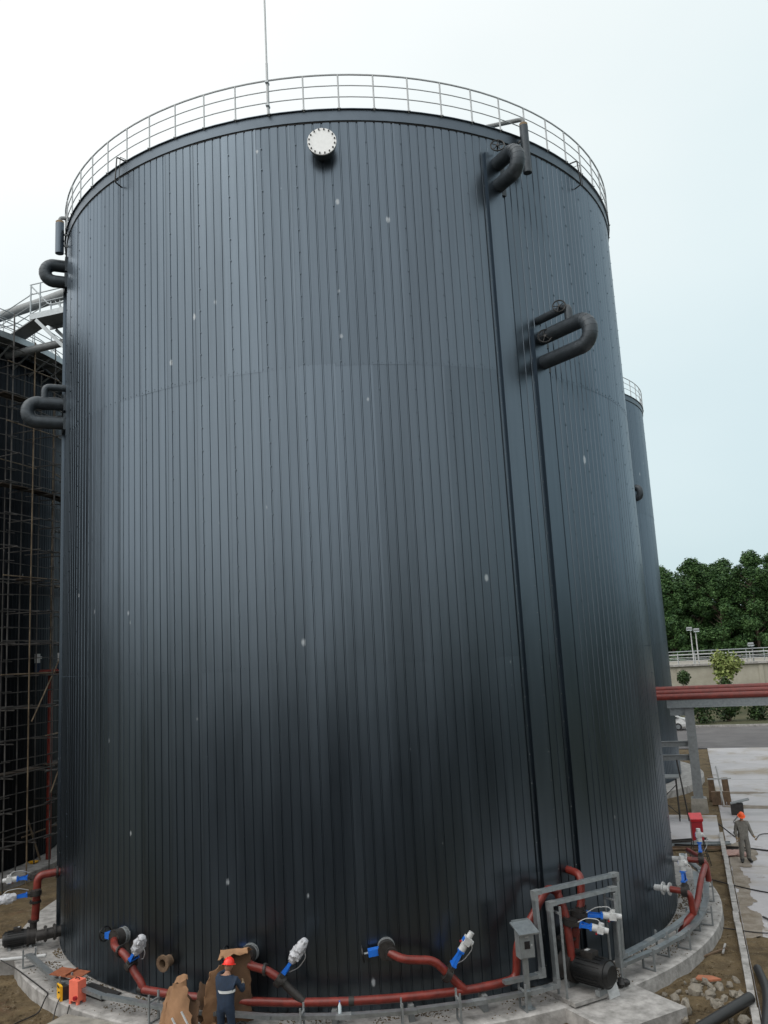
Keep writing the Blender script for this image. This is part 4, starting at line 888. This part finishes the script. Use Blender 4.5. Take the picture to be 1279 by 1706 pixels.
carton('torn_carton', 'crumpled pale brown carton leaning in front with a roll-shaped top', [
    ((-.42, -.05, 0), (.46, -.10, 0), (.02, .30, 1.22), (-.36, .28, 1.05), .14),
    ((-.52, .0, 0), (-.40, -.06, 0), (-.34, .27, 1.06), (-.48, .25, .88), .03),
    ((-.36, .24, .96), (.04, .30, 1.18), (-.04, .46, 1.26), (-.32, .42, 1.10), .10),
    ((.40, -.12, .02), (.92, -.2, .02), (.84, .2, .14), (.40, .2, .12), .04),
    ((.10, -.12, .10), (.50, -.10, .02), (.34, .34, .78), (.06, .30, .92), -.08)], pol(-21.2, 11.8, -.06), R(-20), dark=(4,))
for s, lab in ((0, 'upper of two pale laths leaning on the crumpled carton'), (1, 'lower of two pale laths leaning on the crumpled carton')):
    b = MB(); b.box((0, 0, 0), (.03, .03, .95), Matrix.Rotation(R(-42), 3, 'Y') @ Matrix.Rotation(R(-12), 3, 'X')); one('lath', b, M['white'], lab, 'lath', pol(-18.9-s*1.1, 12.05, .36-s*.14), R(-20), smooth=False)
t = thing('blue_drum', 'small blue drum at the foot of the crumpled carton', 'drum', pol(-18.6, 12.15, -.06))
b = MB(); b.lathe([(0, 0), (.17, 0), (.18, .02), (.175, .1), (.185, .12), (.175, .14), (.17, .30), (0, .31)], 20); part('barrel', b, M['blue'], t)
b = MB(); b.torus((0, 0, .30), (0, 0, 1), .165, .014); part('rim', b, M['iron'], t)

# ------------------------------------------------------------------ people
def person(loc, rz, label, J, mats, h, face_dir, helm, band=False, s=1.):
    """J: joint -> (position, radius); one continuous skinned body"""
    t = thing('person', label, 'person', loc, rz)
    edges = [('pelvis', 'waist'), ('waist', 'chest'), ('chest', 'neck0'), ('neck0', 'neck'), ('neck', 'head0')]
    for k in 'LR': edges += [('pelvis', 'hip'+k), ('hip'+k, 'knee'+k), ('knee'+k, 'ankle'+k), ('ankle'+k, 'toe'+k), ('chest', 'sh'+k), ('sh'+k, 'el'+k), ('el'+k, 'wr'+k), ('wr'+k, 'palm'+k)]
    names = list(J); vs = [J[n][0] for n in names]; idx = {n: i for i, n in enumerate(names)}
    me = bpy.data.meshes.new('body_cage'); me.from_pydata(vs, [(idx[a], idx[b]) for a, b in edges], []); 
    ob = bpy.data.objects.new('body_cage', me); col.objects.link(ob)
    md = ob.modifiers.new('s', 'SKIN'); 
    for i, n in enumerate(names):
        sv = me.skin_vertices[0].data[i]; r = J[n][1]; sv.radius = (r, r) if not isinstance(r, tuple) else r; sv.use_root = (n == 'pelvis')
    ob.modifiers.new('u', 'SUBSURF').levels = 2
    dg = bpy.context.evaluated_depsgraph_get(); ev = ob.evaluated_get(dg); m2 = bpy.data.meshes.new_from_object(ev)
    b = MB(); b.add([v.co.copy() for v in m2.vertices], [tuple(p.vertices) for p in m2.polygons])
    bpy.data.objects.remove(ob)
    hands = [Vector(J['palm'+k][0]) for k in 'LR']; feet = [Vector(J['ankle'+k][0]).z for k in 'LR']
    nb = len(b.f)
    for i, f in enumerate(b.f):
        c = sum((Vector(b.v[k]) for k in f), Vector())/len(f)
        if min((c-hd).length for hd in hands) < .115: mi = 3
        elif c.z > J['neck'][0][2]-.03 and (c-Vector(J['neck'][0])).length < .3: mi = 2
        elif c.z < min(feet)+.05: mi = 4
        elif c.z < J['pelvis'][0][2]+.02 and min((c-hd).length for hd in hands) > .3: mi = 1
        else: mi = 0
        b.m[i] = mi
    b.v = [tuple(Vector(v)+noise.noise_vector(Vector(v)*13)*.010+noise.noise_vector(Vector((v[0]*6, v[1]*6, v[2]*20)))*.007) for v in b.v]   # rumpled cloth
    # head with face
    hc = Vector(J['head'][0]); fd = Vector(face_dir).normalized(); q = Matrix((Vector((0, 0, 1)).cross(fd).normalized(), -fd, Vector((0, 0, 1)).cross(fd).normalized().cross(-fd))).transposed()
    b.ell(hc, (.078, .098, .118), 18, 12, q, 2)
    b.ell(hc+q @ Vector((0, -.10, -.015)), (.013, .02, .026), 8, 6, q, 2)
    for sx in (-1, 1):
        b.ell(hc+q @ Vector((sx*.08, .0, -.01)), (.014, .024, .034), 8, 6, q, 2); b.ell(hc+q @ Vector((sx*.031, -.088, .018)), (.014, .012, .008), 8, 5, q, 4)
    b.ell(hc+q @ Vector((0, -.088, -.058)), (.026, .012, .007), 8, 5, q, 3 if False else 2)
    # fingers
    for k in 'LR':
        w = Vector(J['wr'+k][0]); p = Vector(J['palm'+k][0]); d = (p-w).normalized(); side = d.cross(Vector((0, 1, 0)) if abs(d.y) < .8 else Vector((1, 0, 0))).normalized(); cu = d.cross(side)
        for f, ln in ((-1.5, .062), (-.5, .078), (.5, .072), (1.5, .055)):
            a = p+side*.021*f+d*.02; b.tube([a, a+d*ln*.55+cu*.008, a+d*ln*.9+cu*.03], [.011, .010, .008], 6, True, 3)
        a = w+d*.03+side*.035; b.tube([a, a+side*.03+d*.03, a+side*.035+d*.065+cu*.012], [.013, .011, .009], 6, True, 3)
    part('body', b, mats, t)
    hm = MB(); hb = hc+q @ Vector((0, 0, .045)); prof = [(.0, .125), (.05, .118), (.095, .085), (.118, .03), (.122, -.005)]
    l = MB(); l.lathe(prof, 24); l.lathe([(.122, -.005), (.15, -.012), (.15, -.02), (.12, -.016)], 24)
    hm.add([hb+q @ Vector((v[0]*.92, v[1]*(1.08 if v[1] > 0 or v[2] > -.004 else 1.22), v[2])) for v in l.v], l.f)
    hm.ell(hb+q @ Vector((0, 0, .08)), (.018, .115, .055), 10, 6, q)
    part('helmet', hm, helm, t)
    if band:
        c = J['chest']; cw = J['waist']; z = c[0][2]-.13; r = 1.06
        b2 = MB(); pts = []
        for i in range(28):
            an = 2*math.pi*i/28; pts.append(Vector((c[0][0]*.6+cw[0][0]*.4+.196*math.cos(an), c[0][1]*.6+cw[0][1]*.4+.148*math.sin(an), z)))
        vs2 = [p for p in pts]+[p+Vector((0, 0, .055)) for p in pts]; b2.add(vs2, [(i, (i+1) % 28, 28+(i+1) % 28, 28+i) for i in range(28)]); part('reflective_band', b2, M['reflect'], t)
    return t
def pose_stand():
    J = {'pelvis': ((0, 0, .93), (.17, .14)), 'waist': ((0, .0, 1.06), (.165, .13)), 'chest': ((0, .0, 1.30), (.185, .14)), 'neck0': ((0, -.01, 1.45), (.085, .08)), 'neck': ((0, -.02, 1.51), .055), 'head0': ((0, -.03, 1.57), .055), 'head': ((0, -.045, 1.635), .1)}
    for k, s in (('L', -1), ('R', 1)):
        J['hip'+k] = ((s*.10, 0, .88), .118); J['knee'+k] = ((s*.12, -.02, .49), .098); J['ankle'+k] = ((s*.125, .02, .10), .078); J['toe'+k] = ((s*.19, -.16, .035), .04)
        J['sh'+k] = ((s*.195, 0, 1.40), .085); J['el'+k] = ((s*.255, .03, 1.13), .066); J['wr'+k] = ((s*.265, -.05, .90), .048); J['palm'+k] = ((s*.27, -.075, .82), (.045, .026))
    return J
J = pose_stand(); J['elR'] = ((.28, .04, 1.14), .066); J['wrR'] = ((.35, -.07, .93), .048); J['palmR'] = ((.385, -.1, .86), (.042, .022))
person(UV(6.55, 12.35, -.322), R(-4), 'person in grey work clothes and orange helmet standing on the pavement', J, [M['greycloth'], M['greycloth'], M['skin'], M['tan'], M['rubber']], 1.75, (-.15, -1, -.45), M['helmet2'])
# worker seen from behind, bending slightly into the carton, left arm raised
J = pose_stand()
J['waist'] = ((.0, .03, 1.06), (.155, .12)); J['chest'] = ((.0, .10, 1.29), (.18, .13)); J['neck0'] = ((0, .14, 1.44), (.085, .08)); J['neck'] = ((0.0, .17, 1.50), .055); J['head0'] = ((.0, .19, 1.55), .055); J['head'] = ((.01, .21, 1.62), .1)
J['shL'] = ((-.20, .13, 1.40), .078); J['elL'] = ((-.27, .40, 1.38), .056); J['wrL'] = ((-.17, .62, 1.40), .04); J['palmL'] = ((-.13, .70, 1.42), (.042, .022))
J['shR'] = ((.20, .13, 1.38), .078); J['elR'] = ((.31, .22, 1.13), .056); J['wrR'] = ((.24, .46, 1.16), .04); J['palmR'] = ((.21, .54, 1.18), (.042, .022))
for k, s in (('L', -1), ('R', 1)): J['toe'+k] = ((s*.17, .17, .035), .04); J['knee'+k] = ((s*.12, .04, .49), .08); J['ankle'+k] = ((s*.13, -.02, .09), .055)
person(pol(-15.6, 11.86, -.06), R(-12), 'person in navy work clothes with white reflective band and red helmet, back turned', J, [M['navy'], M['navy'], M['skin'], M['tan'], M['rubber']], 1.75, (.25, 1, -.25), M['helmet'], True)

# ------------------------------------------------------------------ background on the right
t = thing('basin_wall', 'long cream rendered basin wall with coping beyond the road', 'wall', UV(79, 30, -.25))
o = UV(79, 30, -.25)
b = MB(); b.box(UV(79.3, 30, 2.2)-o, (150, .6, 4.9), rw); part('wall_face', b, M['wall_pl'], t, False)
b = MB(); b.box(UV(79.2, 30, 4.73)-o, (150.4, 1.0, .22), rw); part('coping', b, M['conc'], t, False)
for v in range(-35, 100, 9):
    b = MB(); b.box(UV(78.95, v, 2.1)-o, (.5, .14, 4.6), rw); part('pilaster', b, M['wall_pl'], t, False)
b = MB(); b.box(UV(100, 30, 3.0)-o, (150, 40, 3), rw); part('platform', b, M['conc_wall'], t, False)
t = thing('basin_railing', 'pale steel railing along the top of the basin wall', 'railing', UV(79.2, 30, 4.84)); o = UV(79.2, 30, 4.84)
for z, r in ((1.15, .05), (.78, .035), (.42, .035)):
    b = MB(); b.tube([UV(79.2, -20, 4.84+z)-o, UV(79.2, 80, 4.84+z)-o], r, 6); part('rail', b, M['white'], t)
pm = MB(); pm.cyl((0, 0, 0), (0, 0, 1.15), .04, n=6); pmm = pm.mesh('post', M['white'], True)
for i in range(50): link('post', pmm, t, UV(79.2, -20+i*2, 4.84)-o)
t = thing('basin_railing', 'second, farther railing behind the basin wall railing', 'railing', UV(86, 30, 4.5)); o = UV(86, 30, 4.5)
for z, r in ((1.75, .06), (1.3, .04), (.8, .04)):
    b = MB(); b.tube([UV(86, -20, 4.5+z)-o, UV(84, 80, 4.5+z)-o], r, 6); part('rail', b, M['galv'], t)
pmm2 = pm.mesh('post', M['galv'], True)
for i in range(50):
    q = link('post', pmm2, t, UV(86-2*i/50, -20+i*2, 4.5)-o); q.scale = (1.2, 1.2, 1.5)
for k, (u, v, h, lab) in enumerate(((80.3, 11.8, 4.1, 'left of two pale lamp posts close together on the basin wall'), (79.7, 12.35, 3.9, 'right of two pale lamp posts close together on the basin wall'), (80.0, 18.4, 1.9, 'short dark lamp post alone on the basin wall'))):
    t = thing('lamp_post', lab, 'lamp post', UV(u, v, 4.8), ROWANG)
    b = MB(); b.cyl((0, 0, 0), (0, 0, h), .075, .055, n=10); part('pole', b, M['white' if k < 2 else 'galv_dull'], t)
    b = MB(); b.box((-.12 if k != 1 else .12, -.2, h+.12), (.75, .5, .28), Matrix.Rotation(R(20), 3, 'X'), taper=.8); part('lamp_head', b, M['galv_dull'], t, False)
    b = MB(); b.box((-.12 if k != 1 else .12, -.3, h-.03), (.6, .36, .03), Matrix.Rotation(R(20), 3, 'X')); part('lens', b, M['bottle'], t, False)

# ------------------------------------------------------------------ vegetation
def leaves(b, n, centres, size, seed):
    rg = random.Random(seed); tot = sum(c[1]**2 for c in centres)
    for c, r in centres:
        k = int(n*r*r/tot)
        for i in range(k):
            d = Vector((rg.gauss(0, 1), rg.gauss(0, 1), rg.gauss(0, .9))).normalized(); p = Vector(c)+d*r*(rg.random()**.35)*rg.uniform(.8, 1.12)
            s = size*rg.uniform(.6, 1.3); nn = (d*.6+Vector((rg.gauss(0, .6), rg.gauss(0, .6), rg.gauss(.5, .5)))).normalized(); x = nn.orthogonal().normalized()
            x = Quaternion(nn, rg.uniform(0, 6.28)) @ x; y = nn.cross(x)
            b.add([p-x*s*.5, p+y*s*.42, p+x*s*.62, p-y*s*.42], [(0, 1, 2, 3)])
def tree_meshes(seed, h, n=30000, w=3.5):
    rg = random.Random(seed); tr = MB(); pts = [Vector((0, 0, 0))]
    for i in range(1, 7): pts.append(Vector((rg.uniform(-.25, .25), rg.uniform(-.25, .25), h*.92*i/6)))
    tr.tube(pts, [.32-.045*i for i in range(7)], 8); cs = []
    for i in range(70):
        z = h*(.08+.86*rg.random()**.9); k = z/h; rad = w*(1-.72*(max(0, k-.5)/.5)**1.6)*math.sqrt(rg.random()); a = rg.uniform(0, 6.28)
        p = Vector((rad*math.cos(a), rad*math.sin(a), z)); cs.append((p, rg.uniform(.7, 1.55)*(1.1-.3*k)))
        tr.tube([Vector((0, 0, max(.1, z-1.8))), p*.5+Vector((0, 0, z*.5-.9)), p], [.09, .06, .02], 5)
    cs += [(Vector((rg.uniform(-.8, .8), rg.uniform(-.8, .8), h*rg.uniform(.9, .98))), rg.uniform(.7, 1.2)) for _ in range(4)]; b = MB(); leaves(b, n, cs, .29, seed)
    return tr.mesh('trunk', M['bark'], True), b.mesh('crown', M['leaf'])
TM = [tree_meshes(40+i, hh) for i, hh in enumerate((21.0, 19.0, 22.5, 20.0))]
rows = []; rt_ = random.Random(11)
for i in range(13): rows.append((114+rt_.uniform(-2, 2), -3+i*4.0+rt_.uniform(-.8, .8)))
for i in range(10): rows.append((121+rt_.uniform(-2, 2), 0+i*5.0+rt_.uniform(-1.2, 1.2)))
for i in range(9): rows.append((130+rt_.uniform(-2, 2), 1+i*5.8+rt_.uniform(-1.2, 1.2)))
for i, (u, v) in enumerate(rows):
    t = thing('poplar_tree', 'tall dense green tree in the row beyond the basin wall', 'tree', UV(u, v, -.3), rt_.uniform(0, 6), 'trees beyond the basin wall'); k = TM[i % 4]; s = rt_.uniform(.88, 1.02); t.scale = (s*1.12, s*1.12, s)
    link('trunk', k[0], t); link('crown', k[1], t)
def bush(name, label, cat, loc, cs, n, size, m, stem=0., group=None):
    t = thing(name, label, cat, loc, rnd.uniform(0, 6), group); b = MB(); leaves(b, n, cs, size, rnd.randint(0, 999)); part('crown', b, M[m], t, False)
    b = MB()
    for c, r in cs[:3]: b.tube([(c[0]*.2, c[1]*.2, 0), (c[0]*.5, c[1]*.5, c[2]*.6), c], [.07, .05, .02], 6)
    part('trunk', b, M['bark'], t); return t
def ball(r, z, n=7, seed=0):
    rg = random.Random(seed); return [((rg.uniform(-.5, .5)*r, rg.uniform(-.5, .5)*r, z+rg.uniform(-.5, .5)*r), r*rg.uniform(.45, .7)) for _ in range(n)]
bush('ornamental_tree', 'round pale green ornamental tree with dark bush at its foot', 'tree', UV(70, 14.9, -.25), ball(1.75, 5.0, 9, 3), 1500, .32, 'leaf2')
bush('ornamental_tree', 'pale green ornamental tree beside the edge of the rear tank', 'tree', UV(70, 5.4, -.25), ball(1.7, 5.2, 9, 5), 1500, .32, 'leaf2')
bush('topiary_tree', 'small dark clipped tree alone in front of the basin wall', 'tree', UV(72, 10.6, -.25), ball(.95, 3.9, 6, 6), 900, .22, 'leaf3')
bush('bush', 'dark clipped bush at the foot of the round pale tree', 'bush', UV(69.2, 14.6, -.25), ball(1.1, 2.9, 6, 8), 900, .24, 'leaf3')
for i in range(11):
    bush('hedge_bush', 'dark green hedge bush along the far road verge', 'bush', UV(61+rnd.uniform(-.8, 1.5), 6.5+i*2.6, -.25), ball(1.35, rnd.uniform(.8, 1.2), 8, 20+i), 800, .24, 'leaf3', group='bushes along the far verge')
# tree belt behind the photographer's side of the yard (seen mirrored in the tank)
b = MB(); rg = random.Random(5)
for i in range(210):
    th = R(rg.uniform(52, 308)); rr = rg.uniform(95, 125); c = Vector((rr*math.sin(th), rr*math.cos(th), 0)); hgt = rg.uniform(12, 18)
    b.cyl(c, c+Vector((0, 0, hgt*.7)), .25, .1, 5, 1)
    leaves(b, 260, [((c.x+rg.uniform(-2.5, 2.5), c.y+rg.uniform(-2.5, 2.5), hgt*rg.uniform(.2, .9)), rg.uniform(2, 3.4)) for _ in range(7)], 1.5, i)
tag(link('distant_wood', b.mesh('distant_wood', [M['leaf'], M['bark']])), 'belt of trees round the yard mirrored in the tank wall', 'wood', kind='stuff')

# ------------------------------------------------------------------ white car by the verge
def car(loc, rz, label):
    t = thing('parked_car', label, 'car', loc, rz)
    prof = [(-2.1, .35), (-2.15, .7), (-1.95, .95), (-1.1, 1.02), (-.45, 1.42), (.9, 1.46), (1.65, 1.08), (2.05, .98), (2.15, .6), (2.1, .35)]
    b = MB(); n = len(prof); vs = []
    for s in (-1, 1):
        for x, z in prof: vs.append((x, s*(.86 if z < 1.05 else .68), z))
    fs = [tuple(range(n))[::-1], tuple(range(n, 2*n))]+[(i, (i+1) % n, n+(i+1) % n, n+i) for i in range(n)]; b.add(vs, fs); part('body', b, M['white'], t, False)
    for s in (-1, 1):
        b = MB(); b.add([(-.98, s*.83, 1.05), (-.42, s*.715, 1.38), (.85, s*.705, 1.41), (1.5, s*.83, 1.08)], [(0, 1, 2, 3)]); part('side_window', b, M['glass'], t, False)
        for x in (-1.35, 1.35):
            b = MB(); b.cyl((x, s*.70, .33), (x, s*.89, .33), .33, n=20); w = part('wheel', b, M['rubber'], t); b = MB(); b.cyl((x, s*.89, .33), (x, s*.9, .33), .2, n=14); part('rim', b, M['galv'], w)
    b = MB(); b.add([(-1.12, -.62, 1.05), (-1.12, .62, 1.05), (-.5, .6, 1.42), (-.5, -.6, 1.42)], [(0, 1, 2, 3)]); part('windscreen', b, M['glass'], t, False)
    return t
car(UV(55.2, 8.3, -.33), ROWANG, 'white car parked on the road seen past the rack column')

# ------------------------------------------------------------------ low building under the camera, added unseen to darken the tank's reflection
t = thing('added_building', 'low dark flat-roofed building facing the big tank', 'building', (2, -37.6, GZ))
dk = mat('dark_wall', (.035, .04, .048), .7, 0, 1, .2)
b = MB(); b.box((0, 0, 3.3), (96, 18, 6.6)); part('wall', b, dk, t, False)
b = MB(); b.box((0, 0, 6.68), (96.5, 18.4, .16)); part('roof', b, M['conc_wall'], t, False)
for i in range(20):
    b = MB(); b.box((-41+i*4.3, 9.0, 3.6), (2.2, .06, 1.8)); w = part('window', b, M['glass'], t, False)
    b = MB(); b.box((-41+i*4.3, 9.03, 2.62), (2.4, .16, .1)); part('sill', b, M['conc'], w, False)
